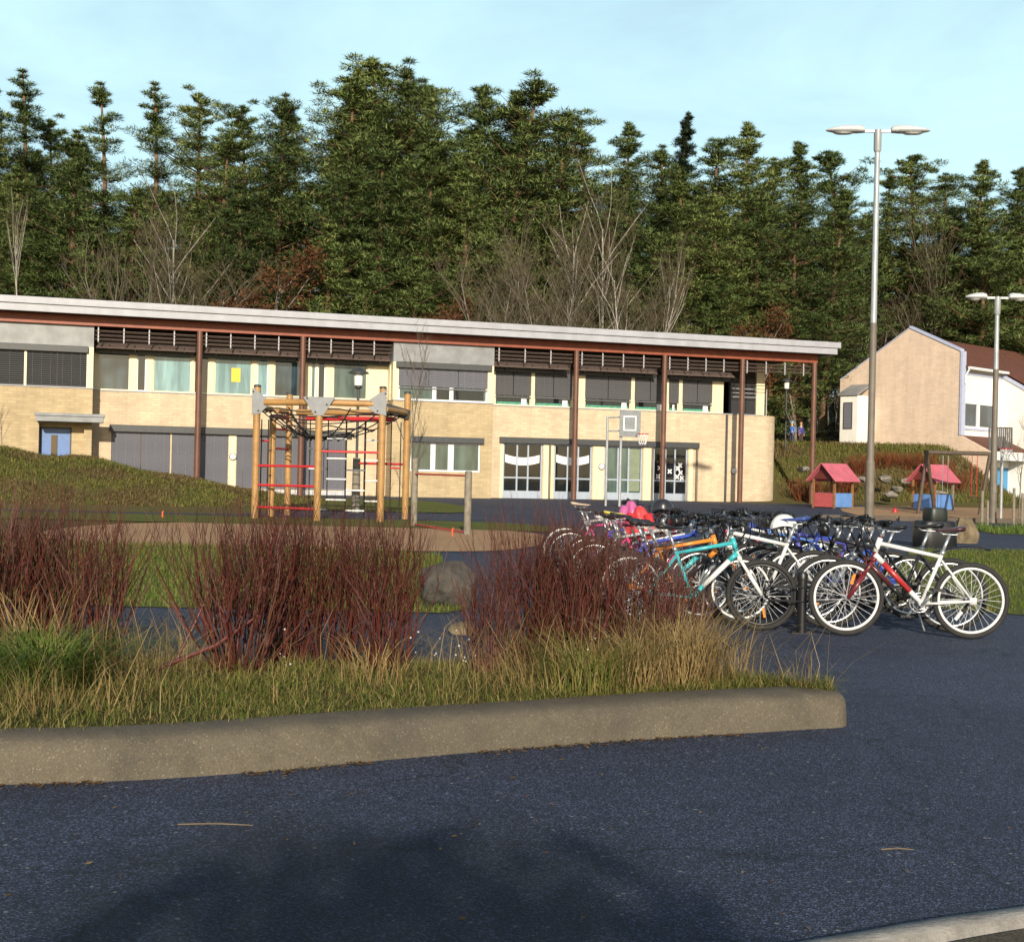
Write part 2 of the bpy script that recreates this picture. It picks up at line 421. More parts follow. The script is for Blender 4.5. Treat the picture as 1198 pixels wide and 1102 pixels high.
vs = [(x, y, ground_z(x, y)) for y in ys for x in xs]; nx = len(xs)
gm.add(vs, [(j*nx+i, j*nx+i+1, (j+1)*nx+i+1, (j+1)*nx+i) for j in range(len(ys)-1) for i in range(nx-1)])
tag(gm.build('ground', M_ground, smooth=True, split=0), kind='structure')

import bmesh
from mathutils import noise as mn
def sheet(name, poly, m, dz, kind='structure', cuts=True):
    bm = bmesh.new(); bm.faces.new([bm.verts.new((p[0], p[1], 0)) for p in poly])
    if cuts:
        for y in range(38, 62):
            bmesh.ops.bisect_plane(bm, geom=bm.verts[:]+bm.edges[:]+bm.faces[:], plane_co=(0, y, 0), plane_no=(0, 1, 0))
    for v in bm.verts: v.co.z = .2*sst((v.co.y-40)/14) + dz
    bmesh.ops.recalc_face_normals(bm, faces=bm.faces[:])
    if bm.faces[:][0].normal.z < 0: bmesh.ops.reverse_faces(bm, faces=bm.faces[:])
    bmesh.ops.triangulate(bm, faces=bm.faces[:])
    me = bpy.data.meshes.new(name); bm.to_mesh(me); bm.free(); me.materials.append(m)
    return tag(link(name, me), kind=kind)
def smooth_poly(pts, it=2):
    for _ in range(it):
        q = []
        for i in range(len(pts)):
            a, b = Vector(pts[i][:2]), Vector(pts[(i+1) % len(pts)][:2]); q += [a*.75+b*.25, a*.25+b*.75]
        pts = [tuple(p) for p in q]
    return pts
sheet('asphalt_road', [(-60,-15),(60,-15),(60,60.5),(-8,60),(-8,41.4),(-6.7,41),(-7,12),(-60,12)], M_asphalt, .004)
LAWN = smooth_poly([(-24,12.9),(-.75,12.7),(-.35,13.4),(-.75,15.5),(-1.0,19),(-1.2,22.6),(-8,22.8),(-24,23)], 1)
sheet('lawn', LAWN, M_lawn, .012)
sheet('sand_area', smooth_poly([(-9.5,22.4),(-1.6,22.2),(.2,23.2),(.9,27),(.6,30.6),(-2,31.6),(-9.5,31.8)], 2), M_sand, .016)
STRIP1 = smooth_poly([(-26,31.2),(-2,31.2),(.9,30.5),(1.4,31.5),(.8,34.5),(-1,35.8),(-26,36)], 1)
sheet('lawn', STRIP1, M_lawn, .020)
sheet('path', [(-26,36.3),(2,36.3),(2,41.2),(-26,41.2)], M_asphalt, .008)
STRIP2 = smooth_poly([(-26,41.5),(-2.2,41.5),(-1.2,43.5),(-1.6,47),(-3.4,51),(-7,51.5),(-26,49.5)], 1)
sheet('lawn', STRIP2, M_lawn, .024)
LAWNR = smooth_poly([(4.3,16.0),(5.1,13.9),(8,13.5),(40,13.5),(40,28),(8.6,28),(7.2,23)], 1)
sheet('lawn', LAWNR, M_lawn, .012)
STRIPR = smooth_poly([(13.0,33.5),(45,33.5),(45,42),(14.5,42)], 1)
sheet('lawn', STRIPR, M_lawn, .012)
sheet('sand_area', smooth_poly([(12.6,43.6),(60,43.6),(60,60),(19,61.5),(15.8,58),(13,52)], 1), M_sand, .012)

# ------------------------------------------------------------------ kerbs
def sweep(path, prof, closed_end=True):
    """prof: (offset to the left of travel, z)"""
    secs = []
    for i, p in enumerate(path):
        a = Vector(path[max(0, i-1)]); b = Vector(path[min(len(path)-1, i+1)]); t = (b-a); t = Vector((t.x, t.y, 0)).normalized()
        nrm = Vector((-t.y, t.x, 0)); wob = .004*math.sin(i*.37)
        secs.append([Vector((p[0], p[1], 0))+nrm*(o+wob*(z > .01))+Vector((0, 0, z+wob*.8*(z > .01))) for o, z in prof])
    return secs
def resample(pts, step):
    pts = [Vector((p[0], p[1], 0)) for p in pts]; fine = []
    n = len(pts)
    for i in range(n-1):
        p0, p1, p2, p3 = pts[max(0,i-1)], pts[i], pts[i+1], pts[min(n-1,i+2)]
        k = max(2, int((p2-p1).length/step))
        for j in range(k):
            t = j/k; fine.append(.5*((2*p1)+(p2-p0)*t+(2*p0-5*p1+4*p2-p3)*t*t+(3*p1-p0-3*p2+p3)*t**3))
    return fine+[pts[-1]]
kp = [G(x, y) for x, y in ((-420, 925), (-200, 926), (0,919),(150,914),(300,904),(450,890),(600,877),(750,866),(880,858))]
e = G(960, 853)
kp += [e, e+Vector((.14,.05,0)), e+Vector((.19,.16,0)), e+Vector((.16,.30,0)), e+Vector((.05,.42,0))]
KERB = resample(kp, .12)
prof = [(-.012,-.05),(0,0),(.004,.06),(.012,.145),(.03,.178),(.07,.197),(.13,.203),(.27,.205),(.32,.195),(.335,.16),(.34,-.05)]
kb = MB(); kb.loft(sweep(KERB, prof))
tag(kb.build('kerb', M_kerb, smooth=True, split=0), 'long pale concrete kerb curving round the front of the red hedge bed', 'kerb')
k2 = [G(820,1140), G(920,1124), G(1010,1109), G(1060,1099), G(1120,1088), G(1198,1076), G(1290,1060), G(1420,1042)]
K2 = resample(k2, .1)
kb = MB(); kb.loft(sweep([Vector((p.x, p.y, 0)) for p in K2], [(.01,-.05),(.0,.04),(-.012,.055),(-.12,.058),(-.13,-.05)]))
tag(kb.build('kerb', mat('pale_kerb_stone', (.30,.28,.25), .9, .4, 9, bump=.5, bscale=60), smooth=True, split=0), 'low flush grey kerb at the bottom right corner of the road', 'kerb')
tr = [(p.x+.11, p.y-.13) for p in K2]
sheet('gravel_verge', [(4.5,0)] + [(4.5, tr[-1][1])] + tr[::-1] + [(tr[0][0], 0)], M_gravel, .045, cuts=False)

# planting bed behind the kerb: a soil mound from the kerb's back edge down to the yard
BEDF = [(s[8].x, s[8].y) for s in sweep(KERB, prof)]
BEDF = BEDF[:-3]
def bed_back(x): return 9.35 if x < .6 else 9.35-1.35*sst((x-.6)/1.3)
bm_ = MB(); secs = []
for (x, y) in BEDF:
    yb = max(y+.08, bed_back(x)); row = []
    for k in range(13):
        t = k/12; z = .175+.05*math.sin(t*3.1)*(1-t)-.17*sst((t-.45)/.55)+.018*math.sin(x*7+t*9)*(1-t)*min(1, t*5)
        row.append((x, y+(yb-y)*t, z if k < 12 else -.02))
    secs.append(row)
bm_.loft(secs, cap=False, closed=False)
bed = bm_.build('flower_bed_soil', M_soil, smooth=True, split=0); tag(bed, kind='structure')
BX = np.array([p[0] for p in BEDF]); BY = np.array([p[1] for p in BEDF])
def bed_z(x, y):
    yf = np.interp(x, BX, BY); yb = max(yf+.08, bed_back(x)); t = (y-yf)/(yb-yf)
    if t < -.08 or t > 1: return None
    t = max(0, t)
    return .175+.05*math.sin(t*3.1)*(1-t)-.17*sst((t-.45)/.55)

# ------------------------------------------------------------------ grass
def blades(name, pts, L, Wd, mat_, seed=1, lean=.5, up=1.0):
    """pts: (n,3) roots; every blade is a bent strip of its own"""
    rng = np.random.default_rng(seed); p = np.asarray(pts, dtype=float); n = len(p)
    L = np.asarray(L)*np.ones(n); az = rng.uniform(0, 2*np.pi, n); az2 = az+rng.uniform(-.5, .5, n)
    ln = rng.uniform(.1, 1, n)*lean
    d = np.stack([np.cos(az), np.sin(az), np.zeros(n)], 1); wv = np.stack([-np.sin(az2), np.cos(az2), np.zeros(n)], 1)
    Wd = np.asarray(Wd)*np.ones(n)
    V = np.zeros((n, 7, 3))
    j1 = rng.normal(0, .07, (n, 3))*L[:, None]; j2 = rng.normal(0, .13, (n, 3))*L[:, None]*np.array([1, 1, .5])
    for k, t in enumerate((0, .4, .75)):
        c = p+d*(L*ln*t*t*1.1)[:, None]+(j1*(k == 1)+(j1*.6+j2*.6)*(k == 2)); c[:, 2] += L*t*up*(1-.35*ln*t*t)
        w = wv*(Wd*(1-.55*t)*.5)[:, None]; V[:, 2*k] = c-w; V[:, 2*k+1] = c+w
    c = p+d*(L*ln*1.15)[:, None]+j2; c[:, 2] += L*up*(1-.4*ln); V[:, 6] = c
    b = (np.arange(n)*7)[:, None]
    T = np.concatenate([b+np.array([t]) for t in ((0,1,3),(0,3,2),(2,3,5),(2,5,4),(4,5,6))], 0)
    return tag(link(name, np_mesh(name, V.reshape(-1, 3), T, mat_)), kind='stuff')
M_gmix = island_mat('mixed_autumn_grass', [(.09,.13,.022),(.13,.17,.03),(.21,.20,.055),(.34,.27,.10),(.27,.20,.07),(.12,.15,.03)], .7, .2, .25)
M_gdry = island_mat('dry_straw_grass', [(.34,.24,.10),(.26,.17,.07),(.42,.32,.16),(.20,.13,.05),(.30,.22,.08)], .7, .2, .2)
M_ggrn = island_mat('green_grass', [(.09,.15,.022),(.12,.19,.028),(.07,.12,.02),(.16,.20,.04)], .65, .25, .25)
M_glawn = island_mat('lawn_grass', [(.08,.13,.018),(.12,.17,.026),(.15,.17,.04),(.20,.18,.06)], .75, .15, .25)
rng = np.random.default_rng(3)
def bed_points(n, front=0.0, back=1.0, x0=-5.2, x1=1.95, dens=None):
    out = []
    while len(out) < n:
        x = rng.uniform(x0, x1); yf = np.interp(x, BX, BY); yb = max(yf+.08, bed_back(x)); y = yf+(yb-yf)*rng.uniform(front, back)
        if dens is not None and rng.uniform() > dens(x, y): continue
        z = bed_z(x, y)
        if z is not None: out.append((x, y, z-.01))
    return out
def patchy(x, y): return .35+.65*(math.sin(x*3.1+y*1.7)*math.sin(x*1.3-y*2.3) > -.25)
pts = bed_points(36000, -.035, 1, dens=lambda x, y: patchy(x, y) * (1 if x < 1.0 else max(.05, 1-(x-1.0)*1.3)))
hf = np.array([.55+.45*math.sin(q[0]*2.2+1)*math.sin(q[1]*3) for q in pts])
blades('bed_grass', pts, rng.uniform(.03, .15, len(pts))*(.5+.5*hf)*np.array([.55+.45*min(1, max(0, (q[1]-np.interp(q[0], BX, BY))/.9)) for q in pts]), rng.uniform(.003, .007, len(pts)), M_gmix, 5, 1.5)
pts = bed_points(5200, .05, 1, dens=lambda x, y: .15+.85*max(0, math.sin(x*2.4+.9))*(x < 1.15)+(.9 if -.1 < x < 1.15 else 0))
blades('dry_grass', pts, (.10+.52*rng.uniform(0, 1, len(pts))**1.8), rng.uniform(.0022, .0045, len(pts)), M_gdry, 6, 1.7)
pts = bed_points(15000, -.04, .38)
blades('bed_grass', pts, .03+.10*rng.uniform(0, 1, len(pts))**1.5, rng.uniform(.003, .006, len(pts)), M_gmix, 31, 1.9)
# right-hand end of the bed: a fringe of taller straw
pts = bed_points(1500, .1, .95, .1, 1.4)
blades('dry_grass', pts, (.15+.5*rng.uniform(0, 1, len(pts))**1.4), rng.uniform(.0022, .0045, len(pts)), M_gdry, 8, 1.5)
def inpoly(poly, x, y):
    c = False; n = len(poly)
    for i in range(n):
        x1, y1 = poly[i][:2]; x2, y2 = poly[i-1][:2]
        if (y1 > y) != (y2 > y) and x < (x2-x1)*(y-y1)/(y2-y1)+x1: c = not c
    return c
def poly_points(poly, n, z, box):
    out = []
    while len(out) < n:
        x, y = rng.uniform(box[0], box[1]), rng.uniform(box[2], box[3])
        if inpoly(poly, x, y): out.append((x, y, z+.2*sst((y-40)/14)))
    return out
pts = poly_points(LAWN, 26000, .01, (-9,0,12.8,23)); blades('lawn_grass', pts, rng.uniform(.04,.10,len(pts)), rng.uniform(.008,.014,len(pts)), M_glawn, 11, .9)
pts = poly_points(LAWNR, 20000, .01, (4,14,13.5,28)); blades('lawn_grass', pts, rng.uniform(.04,.10,len(pts)), rng.uniform(.008,.014,len(pts)), M_glawn, 12, .9)
pts = poly_points(STRIPR, 5000, .01, (13,24,33.5,42)); blades('lawn_grass', pts, rng.uniform(.08,.28,len(pts)), rng.uniform(.02,.03,len(pts)), M_ggrn, 13, .7)
M_gbrown = island_mat('brown_bank_grass', [(.15,.105,.045),(.20,.14,.065),(.11,.075,.035),(.24,.18,.08),(.085,.075,.03)], .85, .1, .15)
M_gbank = island_mat('rough_bank_grass', [(.15,.16,.035),(.19,.19,.05),(.22,.19,.065),(.09,.12,.028),(.19,.15,.05),(.12,.15,.034)], .8, .1, .2)
pts = []
while len(pts) < 42000:
    x, y = rng.uniform(-22, -6.5), rng.uniform(37, 49)
    if ground_z(x, y) > .12: pts.append((x, y, ground_z(x, y)-.02))
from mathutils import noise as mn
def two_tone(name, pts, l0, l1, w0, w1, seed, lean, sc):
    a = [p for p in pts if mn.noise((p[0]*sc, p[1]*sc*.8, seed)) + rng.normal(0, .12) > .02]; b = [p for p in pts if mn.noise((p[0]*sc, p[1]*sc*.8, seed)) + rng.normal(0, .12) <= .02]
    for q, m_ in ((a, M_gbrown), (b, M_gbank)): blades(name, q, rng.uniform(l0, l1, len(q)), rng.uniform(w0, w1, len(q)), m_, seed, lean)
two_tone('mound_grass', pts, .06, .20, .018, .035, 14, 1.3, .55)
pts = []
while len(pts) < 26000:
    x, y = rng.uniform(13.5, 29), rng.uniform(61.5, 84)
    if ground_z(x, y) > .35: pts.append((x, y, ground_z(x, y)-.03))
two_tone('bank_grass', pts, .12, .42, .03, .05, 15, 1.0, .4)
# leaf litter and straw along the kerb foot and on the road
M_leaf = island_mat('fallen_leaves', [(.10,.055,.025),(.14,.085,.04),(.07,.04,.02),(.17,.12,.06)], .8, .2)
V = []; T = []
for i in range(1500):
    k = rng.integers(0, len(KERB)-6); p = KERB[k]; off = abs(rng.normal(0, .035))
    x, y = p.x+rng.uniform(-.06, .06), p.y-.01-off
    if mn.noise((p.x*1.7, p.y, 3.0)) < -.05 and i <= 1420: continue
    if i > 1420: x, y = rng.uniform(-2.5, 2.5), rng.uniform(4.0, 7)
    a = rng.uniform(0, 6.28); l = rng.uniform(.006, .018); w = l*.5; z = .006+rng.uniform(0, .006)
    c, s = math.cos(a), math.sin(a); b = len(V)
    V += [(x-c*l, y-s*l, z), (x-s*w, y+c*w, z+.004), (x+c*l, y+s*l, z+.003), (x+s*w, y-c*w, z)]; T.append((b, b+3, b+2, b+1))
tag(link('leaf_litter', np_mesh('leaf_litter', V, T, M_leaf)), kind='stuff')
M_straw = mat('pale_straw', (.22,.16,.09), .8, .2)
st = MB()
for (x, y, l, a) in ((252,967,.30,.05),(1050,996,.13,.1)):
    g = G(x, y)
    for k in range(2): st.tube([g+Vector((-l/2, -l/2*a+k*.008, .008)), g+Vector((0, .012*k, .012)), g+Vector((l/2, l/2*a, .008))], .0011, 5)
tag(st.build('straw_litter', M_straw), kind='stuff')
# ------------------------------------------------------------------ the school building
TH = 16.7
t_ = R(TH); B_U = Vector((math.cos(t_), math.sin(t_), 0)); B_N = Vector((math.sin(t_), -math.cos(t_), 0))
B_O = P(590, 583, 58.8); B_O.z = 0
def U(px, off=0.0, py=480):
    d = ray(px, py); c = Vector((0, 0, CAM_H)); q = B_O+B_N*off
    p = c+d*((q-c).dot(B_N)/d.dot(B_N)); return (p-B_O).dot(B_U)
def UZ(px, py, off=0.0):
    d = ray(px, py); c = Vector((0, 0, CAM_H)); q = B_O+B_N*off
    p = c+d*((q-c).dot(B_N)/d.dot(B_N)); return (p-B_O).dot(B_U), p.z
school = empty('school_building', B_O, t_, 'long two-storey cream brick school with grey roof edge, rust columns and grey window blinds', 'school')
OB = 1.2                               # how far bays, columns and beam stand in front of the wall
ZS, ZT = 4.46, 6.05                    # upper window sill and head
uA1 = U(108, OB); uB0, uB1 = U(459, OB), U(577, OB); uE = U(897); uR = U(846)
uL = -42.0; uRoof = 15.9

def wall_open(mb, u0, u1, z0, z1, ops, y0, th=.3):
    us = sorted({u0, u1, *[o[0] for o in ops], *[o[1] for o in ops]}); zs = sorted({z0, z1, *[o[2] for o in ops], *[o[3] for o in ops]})
    for j in range(len(zs)-1):
        run = None
        for i in range(len(us)-1):
            cu, cz = (us[i]+us[i+1])/2, (zs[j]+zs[j+1])/2
            hole = any(o[0] < cu < o[1] and o[2] < cz < o[3] for o in ops)
            if not hole: run = [us[i], us[i+1]] if run is None else [run[0], us[i+1]]
            if (hole or i == len(us)-2) and run is not None:
                mb.box(run[0], run[1], y0, y0+th, zs[j], zs[j+1]); run = None
def window(u0, u1, z0, z1, y, glass, fr=M_wfr, mull=(), trans=(), parent=school, blind=None, bz=None, nb=1, fw=.07, kick=0, name='window'):
    """frame > pane, blind; y is the wall face (towards -y is outside)"""
    f = MB(); d0, d1 = y+.06, y+.13
    f.box(u0, u0+fw, d0, d1, z0, z1); f.box(u1-fw, u1, d0, d1, z0, z1)
    f.box(u0+fw, u1-fw, d0, d1, z1-fw, z1); f.box(u0+fw, u1-fw, d0, d1, z0, z0+fw+kick)
    for m_, w_ in mull: f.box(m_-w_/2, m_+w_/2, d0-.004, d1+.004, z0+fw+kick, z1-fw)
    for t in trans: f.box(u0+fw, u1-fw, d0+.004, d1-.004, t-.035, t+.035)
    o = f.build(name, fr, parent)
    g = MB(); g.box(u0+.02, u1-.02, y+.10, y+.12, z0+.02, z1-.02); g.build('pane', glass, o)
    if blind:
        b = MB(); bb = z0+.02 if bz is None else bz
        w = (u1-u0)/nb
        n = int((z1-bb)/.08)
        for k in range(nb):
            for i in range(n):
                zc = z1-.04-i*.08
                b.cbox((u0+w*(k+.5), y+.018, zc), (w-.03, .012, .086), rx=R(24))
        b.box(u0+.015, u1-.015, y+.0, y+.035, bb-.05, bb)
        for k in range(nb):
            for q in (.2, .5, .8): b.box(u0+w*(k+q)-.008, u0+w*(k+q)+.008, y-.018, y-.010, bb, z1)
        b.build('blind', blind, o)
    return o

# openings ---------------------------------------------------------
ops1 = []                                # section 1, ground floor
g1 = [(131,200),(202,268),(278,350),(353,407)]
for a, b in g1: ops1.append((U(a), U(b), .42, 2.72))
w1 = [(113,151,M_gsky),(159,170,M_gdark),(178,223,M_gteal),(226,243,M_gsky),(250,294,M_gteal),(300,313,M_gteal),(320,358,M_gsky),(363,369,M_ggreen),(371,380,M_gdark),(389,429,M_ggreen)]
w2 = [(579,621),(625,669),(684,738),(742,779),(782,794),(798,833)]
ZL = 2.72
doors = [(590,636),(650,694),(709,753),(766,806)]
opsd = [(U(a), U(b), .2, ZL) for a, b in doors]
br = MB()
wall_open(br, U(113)-1.5, uB0, .0, ZS-.04, ops1, 0)
wall_open(br, uB1-.02, U(893), .0, ZS-.04, opsd, 0)
# rounded brick corner at the right end
uc, rc = U(893), 1.05
seg = [(uc+rc*math.sin(a), rc-rc*math.cos(a)) for a in [R(90)*k/10 for k in range(11)]]
secs = [[(u, y, .0), (u, y, ZS-.04), (u-.3*math.sin(R(9*k)), y+.3*math.cos(R(9*k)), ZS-.04), (u-.3*math.sin(R(9*k)), y+.3*math.cos(R(9*k)), .0)] for k, (u, y) in enumerate(seg)]
br.loft(secs); br.box(uc+rc-.3, uc+rc, rc+.001, 12, 0, ZS-.04)
br.build('brick_wall', M_brick, school)
# bay walls
bb = MB(); yb = -OB
cu0, cu1 = U(47, OB), U(84, OB)
doorop = (U(47, OB-.35), U(84.5, OB-.35), .35, 2.82)
wall_open(bb, uL, U(46, OB), .0, ZS-.04, [], yb+.001); wall_open(bb, U(46,OB), uA1, 2.95, ZS-.04, [], yb)
wall_open(bb, U(46, OB)+.001, uA1-.3, .0, 2.95, [doorop], yb+.35, .25)
bb.box(uA1-.3, uA1, yb+.3, 0, .0, ZS-.04); bb.box(uA1-.3, uA1, yb, yb+.3, 2.95-2.95, 2.95)
wz = (U(481, OB), U(563, OB), 1.35, 2.62)
wall_open(bb, uB0, uB1, .0, ZS-.04, [wz], yb)
bb.box(uB0, uB0+.3, yb+.3, 0, 0, ZS-.04); bb.box(uB1-.3, uB1, yb+.3, 0, 0, ZS-.04)
build_each(bb, 'brick_bay', M_brickd, school)
# plinth, sills
pl = MB(); pl.box(U(131)-.2, U(407)+.2, -.035, .1, .0, .40)
pl.build('plinth', mat('pale_plinth', (.5,.5,.5), .7, .15), school)
sl_ = MB(); sl_.box(uA1+.002, uB0-.002, -.05, .32, ZS-.04, ZS); sl_.box(uB1+.002, uR, -.05, .32, ZS-.04, ZS); sl_.box(uR+.002, uc, -.05, 1.2, ZS-.04, ZS-.002)
sl_.box(uL, uA1+.02, yb-.05, yb+.4, ZS-.04, ZS); sl_.box(uB0-.02, uB1+.02, yb-.05, yb+.4, ZS-.04, ZS)
build_each(sl_, 'window_sill', M_fascia, school)
# upper wall: cream posts between windows, brown boarding above
up = MB()
o1 = [(U(a), U(b), ZS, ZT) for a, b, _ in w1]; o2 = [(U(a), U(b), ZS, ZT) for a, b in w2]
wall_open(up, uA1-1.2, uB0, ZS, ZT, o1, 0, .28); wall_open(up, uB1, uR, ZS, ZT, o2, 0, .28)
up.box(U(893,-OB), uE, OB-.1, OB+.3, ZS, 7.0); up.box(uR-.28, uR, .28, OB+.3, ZS, ZT)
build_each(up, 'cream_panel_wall', M_cream, school)
bo = MB(); bo.box(uA1-1.2, uB0, .02, .25, ZT, 7.38); bo.box(uB1, uR, .02, .25, ZT, 7.38); bo.box(uR-.2, uE, OB+.05, OB+.25, ZT+.25, 7.38)
bo.box(uE-.15, uE-.001, OB+.3, 12, ZS, 7.38); bo.box(uL, uE, 11.8, 12, .2, 7.38)
build_each(bo, 'dark_board_wall', M_soffit, school)
for (a, b, g) in w1:
    window(U(a), U(b), ZS, ZT, 0, g, M_cream if b-a > 14 else M_wfr, fw=.05)
ws = MB()
for (a, b) in w2:
    mid = (U(a)+U(b))/2
    window(U(a), U(b), ZS, ZT, 0, M_gdark, M_cream, fw=.05, blind=M_blindm, bz=4.86 + .03*((a*7) % 3), nb=1 if b-a < 30 else 2)
# paper shapes and green boxes on the inner sills
for (a, b) in w2:
    u0, u1 = U(a)+.1, U(b)-.1
    d = MB(); d.box(u0, u1, .085, .098, ZS+.03, ZS+.16); d.build('paper_frieze', mat('green_paper', (.06,.30,.20), .6, .5, 9), school)
    d = MB(); w = min(.25, (u1-u0)*.3); d.box(u1-w-.1, u1-.1, .07, .084, ZS+.03, ZS+.32); d.build('paper_sheet', M_paper, school)
d = MB(); d.box(U(270), U(280.5), .085, .098, 5.02, 5.62-.0); d.build('paper_sheet', M_yellow, school)
# recessed corner: blind behind a railing
window(U(853,-OB), U(892,-OB), ZS, 6.3, OB, M_gdark, M_dgrey, blind=M_blindd, bz=ZS+.06, nb=2)
rl = MB()
for z in (5.35, 5.55, 5.75): rl.tube([(U(851,-OB), OB-.3, z), (uE-.1, OB-.3, z)], .018, 6)
rl.box(U(893,-OB)-.02, U(893,-OB)+.02, OB-.32, OB-.28, ZS, 5.78)
rl.build('railing', M_bracket, school)
# ground floor blinds, section 1
for (a, b) in g1: window(U(a), U(b), .42, 2.72, 0, M_gdark, M_dgrey, blind=M_blind, bz=.48, nb=2)
hd = MB(); hd.box(U(130)-.05, U(412), -.16, .02, ZL+.0, 3.02); build_each(hd, 'blind_box', M_dgrey, school, bevel=.02)
hd = MB(); hd.box(U(585), U(818), -.16, .02, ZL+.0, 3.0); build_each(hd, 'blind_box', M_dgrey, school, bevel=.02)
hd = MB(); hd.box(U(480,OB)-.1, U(564,OB)+.1, yb-.16, yb+.02, 2.62, 2.88); build_each(hd, 'blind_box', M_dgrey, school, bevel=.02)
# bay upper windows
zp = MB(); zp.box(uL, uA1, yb, yb+.3, 6.12, 6.98)
zp.box(uB0, uB1, yb, yb+.3, 6.12, 6.98); zp.box(uB0, uB0+.3, yb+.3, 0, 6.12, 6.98); zp.box(uB1-.3, uB1, yb+.3, 0, 6.12, 6.98); zp.box(uA1-.3, uA1, yb+.3, 0, 6.12, 6.98)
build_each(zp, 'zinc_panel', M_zinc, school)
zb = MB(); zb.box(uL, uA1-.2, yb-.14, yb+.02, 5.86, 6.13); zb.box(uB0+.12, uB1-.12, yb-.14, yb+.02, 5.86, 6.13)
build_each(zb, 'blind_box', M_dgrey, school, bevel=.02)
cp = MB()
for a, b in ((uA1-.26, uA1), (U(27,OB), U(30,OB)), (uB0, U(465.5,OB)), (U(570,OB), uB1)): cp.box(a, b, yb+.005, yb+.3, ZS, 6.12)
cp.box(uA1-.2, uA1-.001, yb+.3, 0, ZS, 6.12); cp.box(uB1-.2, uB1-.001, yb+.3, 0, ZS, 6.12)
wall_open(cp, 0, 1, 0, 1, [(0,1,0,1)], 0)
cp.box(uB0+.001, uB0+.2, yb+.3, yb+.45, ZS, 6.12); cp.box(uB0+.001, uB0+.2, -.45, 0, ZS, 6.12)
build_each(cp, 'cream_post', M_cream, school)
sg = MB(); sg.box(uB0+.05, uB0+.12, yb+.45, -.45, ZS, 6.12); sg.build('pane', M_ggreen, school)
window(uL, U(27,OB), ZS, 6.12, yb, M_gdark, M_dgrey, blind=M_blindd, bz=ZS+.05, nb=8)
window(U(30,OB), uA1-.26, ZS, 6.12, yb, M_gdark, M_dgrey, blind=M_blindd, bz=ZS+.05, nb=2)
window(U(465.5,OB), U(570,OB), ZS, 6.12, yb, M_ggreen, M_wfr, blind=M_blind, bz=5.02, nb=3, mull=((U(508,OB),.18),(U(528,OB),.18)))
d = MB(); d.box(U(509.5,OB), U(526.5,OB), yb+.082, yb+.098, ZS+.08, 5.0); d.box(U(530,OB), U(566,OB), yb+.082, yb+.098, ZS+.08, 5.0); d.build('pane', M_gdark, school)
d = MB(); d.lathe([(.0,0),(.18,.02),(.22,.12),(.12,.24),(0,.27)], (U(560,OB), yb+.2, ZS+.02), 10); d.T=None
# bay ground window
window(wz[0], wz[1], wz[2], wz[3], yb, M_ggreen, M_wfr, mull=((U(508,OB),.22),(U(529,OB),.26)))
# doors
for i, (a, b) in enumerate(doors):
    u0, u1 = U(a), U(b); w = u1-u0
    o = window(u0, u1, .2, ZL, 0, (M_gdark, M_gdark, M_ggreen, M_gdark)[i], M_bfr, mull=((u0+w*.36,.075),(u0+w*.64,.075)), trans=(1.15,), kick=.28, name='glass_door')
    g = MB()
    if i < 2:
        n = 9
        for k in range(n):
            t0, t1 = k/n, (k+1)/n; z = lambda t: 1.72+.55*(t-.5)**2+(.05 if i else 0)
            g.add([(u0+.12+(w-.24)*t0, .094, z(t0)), (u0+.12+(w-.24)*t1, .094, z(t1)), (u0+.12+(w-.24)*t1, .094, z(t1)+.36), (u0+.12+(w-.24)*t0, .094, z(t0)+.36),
                   (u0+.12+(w-.24)*t0, .097, z(t0)), (u0+.12+(w-.24)*t1, .097, z(t1)), (u0+.12+(w-.24)*t1, .097, z(t1)+.36), (u0+.12+(w-.24)*t0, .097, z(t0)+.36)], [(0,1,2,3),(7,6,5,4),(0,4,5,1),(3,2,6,7)])
        g.build('paper_garland', M_paper, o)
    elif i == 3:
        for (q, z) in ((.16,1.35),(.2,1.75),(.74,1.75),(.82,1.55),(.72,1.35),(.86,1.3),(.8,1.9),(.5,1.6)):
            for s in (1, -1): g.cbox((u0+w*q, .095, z), (.26, .005, .07), ry=R(45*s))
        g.build('paper_shape', M_paper, o)
    elif i == 2:
        g.box(u0+w*.66, u1-.1, .085, .098, .62, ZL-.1); g.build('curtain', mat('pale_green_curtain', (.20,.24,.16), .8, .15), o)
# cream piers with a brown downpipe line beside the doors
pr = MB()
for a, b in ((586,590),(637,649),(695,708),(754,765),(807,812)): pr.box(U(a)+.01, U(b)-.01, -.03, .0, .2, ZL-.002)
for a, b in ((269,277),): pr.box(U(a), U(b), -.03, .0, .2, ZL-.002)
build_each(pr, 'cream_pier', M_cream, school)
for px in (644, 764, 816, 850):
    dp = MB(); u_ = U(px); dp.tube([(u_, -.08, .2), (u_, -.08, ZL-.02 if px < 840 else ZS-.06)], .05, 10); dp.build('downpipe', M_brownpole if px < 840 else M_dgrey, school, smooth=True)
